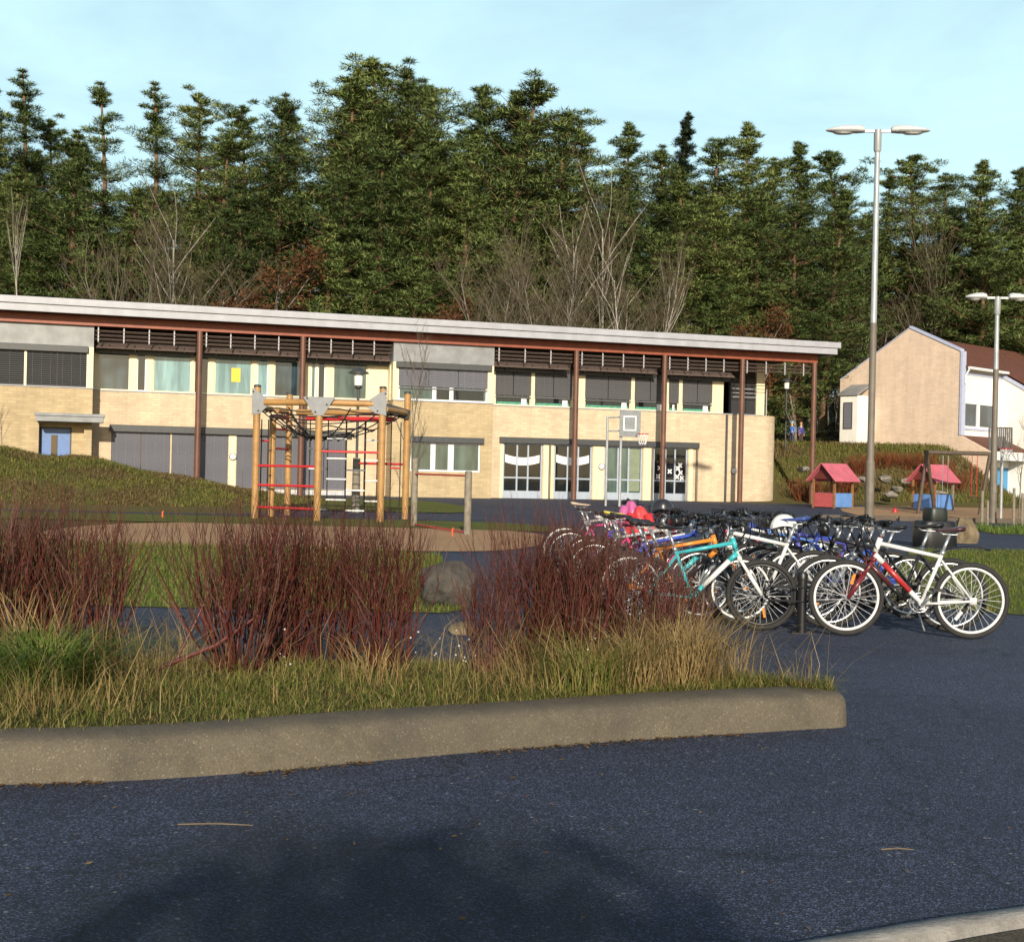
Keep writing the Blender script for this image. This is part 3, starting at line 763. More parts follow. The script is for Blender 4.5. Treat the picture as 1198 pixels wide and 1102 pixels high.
# entrance: blue door and canopy
o = window(doorop[0], doorop[1], doorop[2], doorop[3], yb+.35, M_bluedoor, M_dgrey, name='entrance_door')
w = doorop[1]-doorop[0]; d = MB(); d.box(doorop[0]+w*.36, doorop[0]+w*.55, yb+.40, yb+.449, 1.6, 2.5); d.build('pane', M_gdark, o)
d = MB(); d.tube([(doorop[1]-.2, yb+.40, 1.35), (doorop[1]-.2, yb+.40, 1.5)], .02, 6); d.build('handle', M_bracket, o)
cn = MB(); cn.box(U(42,OB+.8), U(121,OB+.8), yb-.8, yb-.001, 3.02, 3.24); cn.box(U(42,OB+.8)-.05, U(121,OB+.8)+.05, yb-.85, yb-.001, 3.24, 3.36)
cn.build('entrance_canopy', M_zinc, school, bevel=.01)
# roof, fascia, beam, columns
rf = MB(); rf.box(uL, uRoof-.1, -2.05, 12.6, 7.42, 7.86); rf.build('roof', M_soffit, school)
fa = MB(); fa.box(uL, uRoof-.08, -2.12, -2.052, 7.36, 7.66); fa.box(uL, uRoof+.06, -2.20, -2.052, 7.662, 7.94); fa.box(uRoof-.099, uRoof-.04, -2.051, 12.6, 7.36, 7.66); fa.box(uRoof-.099, uRoof+.06, -2.051, 12.6, 7.662, 7.94)
fa.box(uL, uRoof-.1, -2.04, 12.6, 7.862, 7.92)
fa.build('roof_fascia', M_fascia, school, bevel=.015)
bm2 = MB(); bm2.box(uL, 15.2, yb-.18, yb-.02, 6.98, 7.36); bm2.box(uL, 15.2, yb-.20, yb+.0, 7.361, 7.418)
bm2.build('eaves_beam', M_rust, school, bevel=.01)
for u_ in (-13.8, -9.5, 2.9, 7.25, 11.24, 15.07):
    c = MB(); c.tube([(u_, yb-.1, .05), (u_, yb-.1, 6.985)], .125, 16); c.ring((u_, yb-.1, .12), .125, .02, 'Z', 16, 6); c.build('column', M_col, school, smooth=True)
def louvres(u0, u1, ends=True):
    b = MB(); n = max(1, round((u1-u0)/1.05)); l = MB()
    for i in range(n):
        uu = u0+(u1-u0)*(i+.12)/n
        b.box(uu-.02, uu+.02, yb-.06, yb-.02, 6.34, 6.98)
        for z in (6.42, 6.56, 6.70, 6.84): b.cbox((uu, yb-.07, z), (.06, .05, .05))
    for z in (6.46, 6.62, 6.79): l.cbox(((u0+u1)/2, yb+.06, z), (u1-u0, .13, .018), rx=R(-28))
    l.cbox(((u0+u1)/2, yb+.62, 6.27), (u1-u0, .55, .03), rx=R(26))
    l.build('louvre', M_louvre, school); build_each(b, 'louvre_bracket', M_bracket, school)
    e = MB(); k = n
    for i in range(k):
        uu = u0+(u1-u0)*(i+.55)/k; e.tube([(uu, yb+.4, 6.3), (uu+.05, yb+1.0, 6.0)], .03, 6)
    e.box(u0, u1, -.28, -.06, 5.98, 6.2); build_each(e, 'blind_box', M_dgrey, school)
louvres(uA1+.05, -13.95); louvres(-13.65, -9.65); louvres(-9.35, uB0-.05)
louvres(uB1+.05, 2.75); louvres(3.05, 7.1); louvres(7.4, 11.1)
b = MB(); l = MB()
for i in range(4):
    uu = 11.5+i*1.0; b.box(uu-.02, uu+.02, yb-.06, yb-.02, 6.34, 6.98)
    for z in (6.42, 6.56, 6.70, 6.84): b.cbox((uu, yb-.07, z), (.06, .05, .05))
for z in (6.46, 6.62, 6.79): l.cbox((13.15, yb+.06, z), (3.6, .13, .018), rx=R(-28))
l.build('louvre', M_louvre, school); build_each(b, 'louvre_bracket', M_bracket, school)
# round wall lamps
for px, py in ((272.5,534.5),(703.5,546),(858,551)):
    u_, z_ = UZ(px, py); w = MB(); w.T = Matrix.Translation((u_, -.032, z_)) @ Matrix.Rotation(R(90), 4, 'X')
    w.lathe([(.0,0),(.13,0),(.14,.04),(.115,.08),(.06,.11),(0,.12)], n=18); o = w.build('wall_lamp', M_white, school, smooth=True)
    w = MB(); w.T = Matrix.Translation((u_, -.033, z_)) @ Matrix.Rotation(R(90), 4, 'X'); w.ring((0,0,.02), .145, .02, 'Z', 18, 6); w.build('lamp_rim', M_dgrey, o, smooth=True)

# ------------------------------------------------------------------ the brick house on the right
HB = R(-48); H_O = P(1122, 520, 73.0); H_O.z = 0
hx = Vector((math.cos(HB), math.sin(HB), 0)); hy = Vector((-math.sin(HB), math.cos(HB), 0))
def HG(px, py, y=0.0):                # on the gable plane (local y) -> local x, z
    d = ray(px, py); c = Vector((0, 0, CAM_H)); q = H_O+hy*y; p = c+d*((q-c).dot(hy)/d.dot(hy)); return (p-H_O).dot(hx), p.z
def HS(px, py, x=0.0):                # on a long-side plane (local x) -> local y, z
    d = ray(px, py); c = Vector((0, 0, CAM_H)); q = H_O+hx*x; p = c+d*((q-c).dot(hx)/d.dot(hx)); return (p-H_O).dot(hy), p.z
house = empty('brick_house', H_O, HB, 'tan brick gabled house with red-brown tiled roof standing on the bank at the right', 'house')
pl_, pk, pr_ = HG(983,445), HG(1065,384), HG(1122,411)
sk = HG(1155,527)
poly = [(pl_[0], 0, -.5), (sk[0], 0, -.5), (sk[0], 0, sk[1]-.55), (sk[0], 0, sk[1]), (0, 0, HG(1122,509)[1]), (0, 0, pr_[1]), (pk[0], 0, pk[1]), (pl_[0], 0, pl_[1])]
w = MB(); w.prism(poly, (0, .3, 0)); w.build('gable_wall', M_hbrick, house)
cp = MB()
def slab(mb, a, b, y0, y1, t):       # strip lying on the line a-b of the gable profile
    mb.add([(a[0],y0,a[1]),(b[0],y0,b[1]),(b[0],y1,b[1]),(a[0],y1,a[1]),(a[0],y0,a[1]+t),(b[0],y0,b[1]+t),(b[0],y1,b[1]+t),(a[0],y1,a[1]+t)],
           [(0,3,2,1),(4,5,6,7),(0,1,5,4),(1,2,6,5),(2,3,7,6),(3,0,4,7)])
slab(cp, (pk[0]-.02, pk[1]+.002), (pr_[0]+.12, pr_[1]+.002), -.06, .36, .14); slab(cp, pl_, (pk[0]-.03, pk[1]), -.03, .36, .06)
cp.box(.001, .14, -.06, .36, HG(1122,509)[1], pr_[1]+.0)
build_each(cp, 'parapet_coping', M_bluetrim, house)
ro = MB(); L_ = 24.0
ez = HS(1145, 433)[1]                  # eave height on the long side
slab(ro, (pk[0], pk[1]-.5), (.35, ez-.1), .3, L_, .12); slab(ro, (pl_[0]-.3, pl_[1]-.35), (pk[0], pk[1]-.5), .3, L_, .12)
y2 = HS(1166, 440, .0)[0]
slp = (ez-pk[1]+.4)/(.35-pk[0]); slab(ro, (.36, ez-.1), (4.2, ez-.1+slp*3.84), y2+.6, L_, .12)
ro.build('roof', M_tiles, house)
sw = MB()
wo = [HS(1128, 470), HS(1165, 503)]
wy0, wz1 = wo[0]; wy1, wz0 = wo[1]
zs0 = HS(1140, 508)[1]
# long side wall with the window opening (box helper runs along x, so swap with boxes)
for (a, b, c, d) in ((.301, wy0, zs0-.3, ez), (wy1, y2+.6, zs0-.3, ez), (wy0, wy1, zs0-.3, wz0), (wy0, wy1, wz1, ez)): sw.box(-.3, -.001, a, b, c, d)
sw.box(-.3, -.02, y2+.6, L_, 0, ez)
zc = ez-.15+slp*3.7
sw.prism([(0, y2+.6, -.3), (3.7, y2+.6, -.3), (3.7, y2+.6, zc), (0, y2+.6, ez-.12)], (0, .3, 0)); sw.box(3.4, 3.7, y2+.9, L_, -.3, zc-.1)
sw.box(-.3, -.0, .301, y2+.6, -.3, zs0-.3)
build_each(sw, 'white_wall', M_white, house)
tr_ = MB(); tr_.box(0, .06, y2+.5, y2+.599, zs0, ez-.2)
slab(tr_, (.0, ez-.22), (4.25, ez-.22+slp*4.25), y2+.52, y2+.598, .22)
tr_.box(.0, .05, .36, y2+.5, ez-.36, ez-.2)
build_each(tr_, 'blue_trim', M_bluetrim, house)
gt = MB(); gt.tube([(.42, .2, ez-.02), (.42, y2+.58, ez-.02)], .09, 10); gt.tube([(.42, .26, ez-.05), (.2, .2, ez-.45), (.2, .2, ez-.9)], .05, 8); gt.build('gutter', M_wfr, house, smooth=True)
# window on the long side
f = MB(); fw = .1
f.box(-.1, .03, wy0, wy0+fw, wz0, wz1); f.box(-.1, .03, wy1-fw, wy1, wz0, wz1); f.box(-.1, .03, wy0+fw, wy1-fw, wz1-fw, wz1); f.box(-.1, .03, wy0+fw, wy1-fw, wz0, wz0+fw)
ym = HS(1144.5, 480)[0]; f.box(-.098, .028, ym-.14, ym+.14, wz0+fw, wz1-fw)
fo = f.build('window', M_wfr, house)
g = MB(); g.box(-.08, -.06, wy0+.02, wy1-.02, wz0+.02, wz1-.02); g.build('pane', M_gsky, fo)
s_ = MB(); s_.box(.0, .07, wy0-.1, wy1+.1, wz0-.12, wz0-.001); build_each(s_, 'window_sill', M_bluetrim, fo)
# lean-to along the long side: brown tiles, white fascia, blue door below
lt = MB(); lt_top = HG(1122,509)[1]; slab(lt, (.0, lt_top-.1), (sk[0]+.05, sk[1]-.02), .301, L_*.4, .1); lt.build('lean_to_roof', M_tiles, house)
lf = MB(); lf.box(sk[0]-.02, sk[0]+.08, .301, L_*.4, sk[1]-.52, sk[1]-.03); lf.build('lean_to_fascia', M_wfr, house)
by0, by1 = HS(1166, 560, .6)[0], HS(1182, 560, .6)[0]
lw = MB(); lw.box(.3, .6, .302, by0, -.3, sk[1]-.2); lw.box(.3, .6, by1, L_*.4, -.3, sk[1]-.2); lw.box(.3, .6, by0, by1, 2.3, sk[1]-.2); build_each(lw, 'white_wall', M_white, house)
bd = MB(); bd.box(.42, .52, by0+.01, by1-.01, .0, 2.29); o = bd.build('blue_door', mat('bright_blue_door', (.05,.25,.50), .4, .1), house)
# white annex with a dark shutter on the gable
a0, a1 = HG(983,480,-1.3)[0], HG(1003,480,-1.3)[0]
az0, az1 = HG(985,522,-1.3)[1], HG(985,463,-1.3)[1]
an = MB(); an.box(a0, a1, -1.3, -.001, az0-1.2, az1); an.build('annex_wall', M_white, house)
ar = MB(); ar.add([(a0-.12,-1.42,az1+.001),(a1+.1,-1.42,az1+.001),(a1+.1,-.001,az1+.62),(a0-.12,-.001,az1+.62),(a0-.12,-1.42,az1+.1),(a1+.1,-1.42,az1+.1),(a1+.1,-.001,az1+.74),(a0-.12,-.001,az1+.74)],
                  [(0,3,2,1),(4,5,6,7),(0,1,5,4),(1,2,6,5),(2,3,7,6),(3,0,4,7)]); ar.build('annex_roof', M_zinc, house)
sx0, sx1 = a0+(a1-a0)*.2, a0+(a1-a0)*.72
sh = MB(); sh.box(sx0, sx1, -1.34, -1.301, HG(985,502,-1.3)[1], HG(985,471,-1.3)[1]); so_ = sh.build('window', M_dgrey, house)
sh = MB(); sh.box(sx0+.05, sx1-.05, -1.346, -1.341, HG(985,501,-1.3)[1], HG(985,472,-1.3)[1]); sh.build('blind', M_blind, so_)
def tz(x, y): return ground_z(x, y)
def at(px, Y): x = XA(px, Y); return Vector((x, Y, tz(x, Y)))
def zpx(px, py, Y): return P(px, py, Y).z

# ------------------------------------------------------------------ street lamps
M_lamp = mat('pale_lamp_housing', (.52,.54,.55), .4, .12, 3); M_lampglass = mat('lamp_glass', (.62,.64,.62), .15, .08)
def street_lamp(px, Y, ytop, ysplit, head, label):
    p = at(px, Y); r = empty('street_lamp', p, R(-4), label, 'street lamp', 'double-headed street lamps')
    h = zpx(px, ytop, Y)-p.z; s = zpx(px, ysplit, Y)-p.z
    a = MB(); a.tube([(0,0,s), (0,0,h-.62)], [.088,.07], 14); a.tube([(0,0,h-.62),(0,0,h-.55),(0,0,h+.02)], [.07,.105,.105], 14)
    a.cbox((0,.0,h-.02), (.9,.07,.07)); a.build('pole', M_steel, r, smooth=True)
    b = MB(); b.tube([(0,0,-.2),(0,0,1.9)], .125, 14); b.tube([(0,0,1.9),(0,0,2.0),(0,0,s)], [.125,.098,.092], 14); b.build('lower_pole', M_brownpole, r, smooth=True)
    d = MB(); d.cbox((.0,-.124,1.2), (.1,.02,.34)); d.build('service_hatch', M_brownpole, r)
    for sgn in (-1, 1):
        secs = []; secl = []
        for k, (t, w, up, dn) in enumerate(((0,.11,.07,.05),(.04,.15,.13,.06),(.2,.18,.16,.07),(.5,.19,.15,.075),(.78,.16,.10,.06),(.95,.09,.05,.03),(1,.03,.02,.01))):
            x = sgn*(.36+head*t); row = []
            for j in range(12):
                a_ = 2*math.pi*j/12; cz = math.sin(a_); row.append((x, w*math.cos(a_), h+.0+(up if cz > 0 else dn)*cz))
            secs.append(row)
        m = MB(); m.loft(secs); o = m.build('lamp_head', M_lamp, r, smooth=True)
        g = MB(); g.lathe([(.0,-.03),(.12,-.025),(.16,.01),(.0,.02)], (sgn*(.36+head*.55), 0, h-.075), 14, sx=1.9*head/1.1, sy=.85); g.build('lamp_glass', M_lampglass, o, smooth=True)
street_lamp(1018, 36, 153, 378, 1.08, 'tall double-headed street lamp between the bicycles and the brick house')
street_lamp(1162.5, 44, 348, 432, .72, 'shorter double-headed street lamp in front of the white house wing at the right edge')

def park_lamp(px, Y, yglobe, label, thick):
    p = at(px, Y); r = empty('park_lamp', p, 0, label, 'lamp'); h = zpx(px, yglobe, Y)-p.z
    a = MB(); a.tube([(0,0,-.1),(0,0,h-.2)], .045, 10); a.build('pole', M_dgrey, r, smooth=True)
    if thick: a = MB(); a.tube([(0,0,-.1),(0,0,thick)], [.14,.12], 12); a.build('post_sleeve', M_gwood, r, smooth=True)
    a = MB(); a.lathe([(.06,-.24),(.13,-.22),(.15,.16),(.13,.18)], (0,0,h), 14); a.build('diffuser', M_white, r, smooth=True)
    a = MB(); a.lathe([(.02,.36),(.15,.30),(.33,.19),(.33,.16),(.0,.17)][::-1], (0,0,h), 18); a.build('lamp_shade', M_dgrey, r, smooth=True)
    a = MB(); a.lathe([(.05,-.34),(.13,-.28),(.13,-.24)], (0,0,h), 12); a.build('collar', M_dgrey, r)
park_lamp(417, 41, 443, 'slim park lamp with a flat dark shade behind the climbing frame', 1.75)
park_lamp(918, 70, 450, 'small lantern on a thin post beyond the right end of the school', 0)

# ------------------------------------------------------------------ climbing frame
cf_ = empty('climbing_frame', at(385, 35), 0, 'wooden post climbing frame with rope nets, rope ladders and red bars', 'climbing frame')
c0 = cf_.location.copy()
def loc(px, Y, z=0): return Vector((XA(px, Y)-c0.x, Y-c0.y, z))
posts = {'A': (299, 34.6, 453), 'B': (318, 36.4, 488), 'C': (337, 37.6, 462), 'D': (372, 33.9, 474), 'E': (446, 34.2, 455), 'F': (475, 36.6, 461)}
PT = {}
for k, (px, Y, yt) in posts.items():
    b = loc(px, Y); h = zpx(px, yt, Y); PT[k] = (b, h)
    m = MB(); m.tube([b+Vector((0,0,-.2)), b+Vector((0,0,h))], .095, 14); o = m.build('post', M_wood, cf_, smooth=True)
    m = MB(); m.tube([b+Vector((0,0,h)), b+Vector((0,0,h+.05)), b+Vector((0,0,h+.07))], [.1,.1,.06], 14); m.build('post_cap', M_dgrey, o, smooth=True)
M_plate = mat('grey_joint_plate', (.21,.22,.23), .5, .15)
def pz(py, Y=35): return zpx(372, py, Y)
zt = pz(473)
beams = [('A','D'),('D','E'),('E','F'),('F','C'),('C','B'),('B','A')]
for i, (a, b) in enumerate(beams):
    pa, pb = PT[a][0], PT[b][0]; d = (pb-pa); q = d.normalized()*.25
    z = zt-(.0 if i in (0,1) else .12)
    m = MB(); m.tube([pa+q+Vector((0,0,z)), pb-q+Vector((0,0,z))], .085, 12); m.build('beam', M_wood, cf_, smooth=True)
for i, (a, b) in enumerate((('B','C'),('F','C'))):
    pa, pb = PT[a][0], PT[b][0]; z = zt-.3
    m = MB(); m.tube([pa+(pb-pa)*.1+Vector((0,0,z)), pb+(pa-pb)*.15+Vector((0,0,z))], .07, 10); m.build('bar', M_red, cf_, smooth=True)
for k in 'ADE':
    b, h = PT[k]; m = MB()
    y = b.y-.105
    if k == 'A': pp = [(-.14,.45),(-.05,.42),(.36,.08),(.36,-.12),(.1,-.38),(-.14,-.4)]
    elif k == 'D': pp = [(-.5,.16),(.5,.16),(.34,-.1),(.14,-.42),(-.14,-.42),(-.34,-.1)]
    else: pp = [(-.5,.06),(-.1,.34),(.13,.45),(.13,-.36),(-.2,-.3),(-.5,-.1)]
    m.prism([(b.x+x*.85, y, zt+z*.85) for x, z in pp], (0, .03, 0)); o = m.build('joint_plate', M_plate, cf_, bevel=.006)
    m = MB()
    for x, z in pp[::2]:
        m.T = Matrix.Translation((b.x+x*.62, y-.001, zt+z*.62)) @ Matrix.Rotation(R(90), 4, 'X'); m.lathe([(.025,0),(.025,.02),(.01,.03)], n=8)
    m.T = None; m.build('bolt', M_dgrey, o)
b, h = PT['F']; m = MB(); m.cbox((b.x-.25, b.y-.3, zt-.1), (.75,.1,.28), ry=R(12), rz=R(35)); m.build('joint_plate', M_dgrey, cf_, bevel=.01)
# sagging rope net under the top
m = MB(); cen = sum((PT[k][0] for k in PT), Vector())/6
ringp = [PT[k][0] for k in ('A','D','E','F','C','B')]
def rp(t, s):
    i = int(t*6) % 6; f = t*6-int(t*6); p = ringp[i].lerp(ringp[(i+1) % 6], f); return cen+(p-cen)*s
for s in (.95, .8, .62, .42, .22):
    m.tube([rp(t/36, s)+Vector((0,0,zt-.12-.85*(1-s*s)+.05*math.sin(t*1.05))) for t in range(36)], .018, 5, closed=True)
for k in range(12): m.tube([rp(k/12, s)+Vector((0,0,zt-.1-.85*(1-s*s))) for s in (.98,.85,.7,.5,.3,.12)], .018, 5)
m.build('rope_net', M_rope, cf_)
def ladder(pxa, pxb, Y, ys, name, mm, ybot=605, ytop=492):
    r = MB()
    for px in (pxa, pxb): r.tube([loc(px, Y, pz(ytop, Y)), loc(px, Y+.02, pz((ytop+ybot)/2, Y)), loc(px, Y, pz(ybot, Y))], .017, 6)
    o = r.build('rope_ladder', M_rope, cf_)
    for y in ys:
        q = MB(); q.tube([loc(pxa-1, Y, pz(y, Y)), loc(pxb+1, Y, pz(y, Y))], .024, 8); q.build('rung', mm, o, smooth=True)
zz = lambda v: 340+v/3.672
ladder(383, 404, 35.2, [zz(v) for v in (635,720,808,897)], 'l', M_wfr)
ladder(404.5, 426, 35.4, [zz(v) for v in (768,855,942)], 'l', M_wfr)
ladder(427, 441, 36, [zz(v) for v in (638,725,812,900)], 'l', M_wfr)
ladder(305, 313, 35.6, [zz(v) for v in (650,760)], 'l', M_red)
ladder(362, 383, 36.4, [zz(v) for v in (680,765,940)], 'l', M_wfr)
ladder(457, 468, 36, [zz(v) for v in (755,)], 'l', M_red)
def bar(pa, pb, ys, y=None):
    for v in ys:
        m = MB(); (x1, Y1), (x2, Y2) = pa, pb
        m.tube([loc(x1, Y1, pz(zz(v), (Y1+Y2)/2)), loc(x2, Y2, pz(zz(v), (Y1+Y2)/2))], .034, 10); m.build('bar', M_red, cf_, smooth=True)
bar((299,34.6), (372,33.9), (757,841,937)); bar((372,33.9), (446,34.2), (690,)); bar((420,36.9), (475,36.6), (738,)); bar((318,36.4), (337,37.6), (600,683))

# turning bars beside it
tb = empty('turning_bars', G(515, 621), 0, 'two weathered grey posts with a thin red turning bar between them', 'turning bars'); t0 = tb.location.copy()
p1, p2 = G(484, 616)-t0, G(546.5, 626)-t0; Y1, Y2 = p1.y+t0.y, p2.y+t0.y
h1, h2 = zpx(484, 536, Y1), zpx(546, 551, Y2)
for p, h in ((p1, h1), (p2, h2)):
    m = MB(); m.tube([p+Vector((0,0,-.2)), p+Vector((0,0,h-.02)), p+Vector((0,0,h))], [.085,.08,.06], 12); m.build('post', M_gwood, tb, smooth=True)
zb_ = zpx(515, 555.5, (Y1+Y2)/2)
for z in (zb_, .06):
    m = MB(); m.tube([p1+Vector((0,0,z)), p2+Vector((0,0,z))], .022, 8); m.build('bar', M_red, tb, smooth=True)

# little orange marker pegs in the sand
for px, py, s_ in ((190,606,'left of the climbing frame'),(529,628,'beside the grey post')):
    g = G(px, py); m = MB(); m.tube([g, g+Vector((0,0,.14)), g+Vector((.02,0,.2))], [.022,.02,.012], 8)
    tag(m.build('marker_peg', mat('orange_plastic', (.75,.12,.03), .5, .1), smooth=True), 'small orange-red marker peg in the sand '+s_, 'peg')

# ------------------------------------------------------------------ basketball hoops
M_net = mat('white_net', (.7,.7,.7), .8, .1); M_board = mat('grey_backboard', (.17,.185,.195), .5, .25)
hp = at(718, 50); hoop = empty('basketball_hoop', hp, R(-4), 'grey basketball stand with two poles and a red ring in front of the glass doors', 'basketball hoop', 'basketball hoops')
HL = lambda px, py, Y=50: Vector((XA(px, Y)-hp.x, 0, zpx(px, py, Y)-hp.z))
m = MB(); pa = HL(709.5, 487); m.tube([(pa.x,.25,-.1), (pa.x,.25,pa.z)], .05, 10); pb = HL(725.5, 484); m.tube([(pb.x,0,-.1), (pb.x,0,pb.z)], .055, 10); m.build('pole', M_steel, hoop, smooth=True)
m = MB()
for y in (488, 504):
    a = HL(709.5, y); b = HL(741, y); m.tube([(a.x,.25,a.z), (b.x,-.06,b.z)], .03, 8)
m.build('arm', M_steel, hoop, smooth=True)
b0, b1 = HL(723.5, 511), HL(748, 481)
m = MB(); m.box(b0.x, b1.x, -.14, -.1, b0.z, b1.z); bd_ = m.build('backboard', M_board, hoop, bevel=.01)
m = MB(); i0, i1 = HL(728, 504), HL(743, 487)
for a in ((i0.x,i1.x,i0.z,i0.z+.05),(i0.x,i1.x,i1.z-.05,i1.z),(i0.x,i0.x+.05,i0.z+.051,i1.z-.051),(i1.x-.05,i1.x,i0.z+.051,i1.z-.051)): m.box(a[0],a[1],-.146,-.141,a[2],a[3])
m.build('target_square', M_wfr, bd_)
rc_ = HL(751, 508); m = MB(); m.ring((rc_.x-.02, -.38, rc_.z), .22, .016, 'Z', 24, 6); m.tube([(b1.x-.05,-.14,rc_.z),(rc_.x-.15,-.3,rc_.z)], .02, 6); ri = m.build('ring', M_red, hoop, smooth=True)
def net(c, parent):
    m = MB()
    for k in range(10):
        for s in (1, -1):
            m.tube([(c[0]+.22*(1-.45*t)*math.cos(2*math.pi*(k+s*t*1.5)/10), c[1]+.22*(1-.45*t)*math.sin(2*math.pi*(k+s*t*1.5)/10), c[2]-.42*t) for t in (0,.33,.66,1)], .011, 4)
    m.build('net', M_net, parent)
net((rc_.x-.02, -.38, rc_.z), ri)
hp2 = at(1174, 46); hoop2 = empty('basketball_hoop', hp2, R(-8), 'dark mesh basketball board on one grey pole in front of the white house wing', 'basketball hoop', 'basketball hoops')
HL2 = lambda px, py, Y=46: Vector((XA(px, Y)-hp2.x, 0, zpx(px, py, Y)-hp2.z))
m = MB(); t = HL2(1175, 520); m.tube([(.02,.35,-.1), (.02,.35,t.z)], .055, 10); m.tube([(.02,.35,t.z-.1),(.0,-.02,t.z)], .035, 8); m.build('pole', M_steel, hoop2, smooth=True)
b0, b1 = HL2(1156, 526.5), HL2(1183, 500); m = MB()
for k in range(12):
    x = b0.x+(b1.x-b0.x)*(k+.5)/12; m.box(x-.026, x+.026, -.035, -.015, b0.z+.04, b1.z-.04)
bd2 = m.build('backboard', M_dgrey, hoop2)
m = MB()
for a in ((b0.x,b1.x,b0.z,b0.z+.05),(b0.x,b1.x,b1.z-.05,b1.z),(b0.x,b0.x+.05,b0.z+.051,b1.z-.051),(b1.x-.05,b1.x,b0.z+.051,b1.z-.051)): m.box(a[0],a[1],-.045,-.005,a[2],a[3])
i0, i1 = HL2(1164, 524), HL2(1175, 511)
for a in ((i0.x,i1.x,i1.z-.05,i1.z),(i0.x,i0.x+.05,i0.z,i1.z-.051),(i1.x-.05,i1.x,i0.z,i1.z-.051)): m.box(a[0],a[1],-.06,-.046,a[2],a[3])
m.build('board_frame', M_blackpl, bd2)
m = MB(); z = HL2(1170, 525).z; m.ring((0,-.32,z), .23, .02, 'Z', 24, 6); m.cbox((0,-.07,z), (.3,.06,.05)); ri = m.build('ring', M_red, hoop2, smooth=True); net((0,-.32,z), ri)

# ------------------------------------------------------------------ playhouses
M_pwood = mat('worn_brown_post', (.28,.13,.05), .6, .3); M_pink = mat('faded_pink_board', (.55,.13,.17), .6, .2, 3); M_pred = mat('faded_red_board', (.46,.09,.09), .6, .2, 3); M_pblue = mat('sky_blue_board', (.12,.25,.55), .55, .15, 3); M_pdark = mat('dark_red_board', (.14,.03,.022), .6, .2, 3)
def playhouse(px, Y, rz, w, d, hw, hr, mats, label, posts_only=False):
    r = empty('playhouse', at(px, Y), rz, label, 'playhouse', 'pink-roofed playhouses')
    # ridge along local x; gables at +-x
    for i, (sx, sy) in enumerate(((-1,-1),(1,-1),(1,1),(-1,1))):
        m = MB(); m.box(sx*w/2-.04, sx*w/2+.04, sy*d/2-.04, sy*d/2+.04, -.1, hw); m.build('post', M_pwood if i != 1 or not posts_only else M_gwood, r)
    hp_ = hw*.52
    m = MB(); m.box(-w/2+.051, w/2-.051, -d/2-.03, -d/2+.03, .05, hp_); m.build('front_panel', mats[1], r)
    m = MB(); m.box(-w/2-.03, -w/2+.03, -d/2+.051, d/2-.051, .05, hp_); m.build('side_panel', mats[0], r)
    m = MB(); m.box(-w/2+.051, w/2-.051, d/2-.03, d/2+.03, .05, hp_); m.build('back_panel', mats[1], r)
    m = MB()
    for sx in (-1, 1): m.prism([(sx*w/2-.02, -d/2-.02, hw), (sx*w/2-.02, d/2+.02, hw), (sx*w/2-.02, 0, hr-.06)], (.04, 0, 0))
    m.build('gable', M_pdark, r)
    for s in (-1, 1):
        a, b = Vector((0, 0, hr)), Vector((0, s*(d/2+.22), hw-.12)); nrm = Vector((0, s*(hr-hw+.12), d/2+.22)).normalized()*.04
        m = MB(); m.prism([(-w/2-.25, a.y, a.z), (w/2+.25, a.y, a.z), (w/2+.25, b.y, b.z), (-w/2-.25, b.y, b.z)][::s], nrm); m.build('roof', mats[2], r, bevel=.01)
playhouse(975, 54, R(40), 1.25, 1.05, 1.22, 1.85, (M_pred, M_pblue, M_pink), 'pink-roofed playhouse with red and blue panels left of the tall lamp post')
playhouse(1092, 54, R(38), 1.3, 1.05, 1.28, 1.9, (M_pblue, M_pblue, M_pink), 'pink-roofed playhouse with blue panels behind the swing frame', True)
m = MB(); g = at(1048, 50); m.lathe([(.09,0),(.10,.06),(.06,.15),(.03,.19),(0,.2)], g, 12); tag(m.build('sand_toy', M_red, smooth=True), 'small red toy on the sand between the two playhouses', 'toy')

# ------------------------------------------------------------------ swing
sp = at(1121, 50); sw_ = empty('swing_set', sp, 0, 'dark wooden A-frame swing set with two seats on chains', 'swing')
SL = lambda px, py, dy=0: Vector((XA(px, 50)-sp.x, dy, zpx(px, py, 50)-sp.z))
m = MB(); m.tube([SL(1081,529), SL(1160,531)], .085, 10); m.build('beam', M_dwood, sw_, smooth=True)
for (tp, f1, f2) in ((1084, 1069, 1104), (1158, 1140, 1175)):
    for f, dy in ((f1, -.6), (f2, .9)):
        m = MB(); a = SL(tp, 530); b = SL(f, 590, dy); b.z = -.1; m.tube([a, b], .07, 10); m.build('leg', M_dwood, sw_, smooth=True)
for (xa, xb, ys, mm) in ((1103, 1109, 578, M_steel), (1137, 1143, 582, M_red)):
    ch = MB()
    for x in (xa, xb): ch.tube([SL(x, 533), SL(x, ys)], .014, 5)
    o = ch.build('chain', mm, sw_)
    q = MB(); a = SL((xa+xb)/2, ys); q.cbox((a.x, 0, a.z), (.34,.2,.04)); q.build('seat', M_blackpl, sw_, bevel=.01)

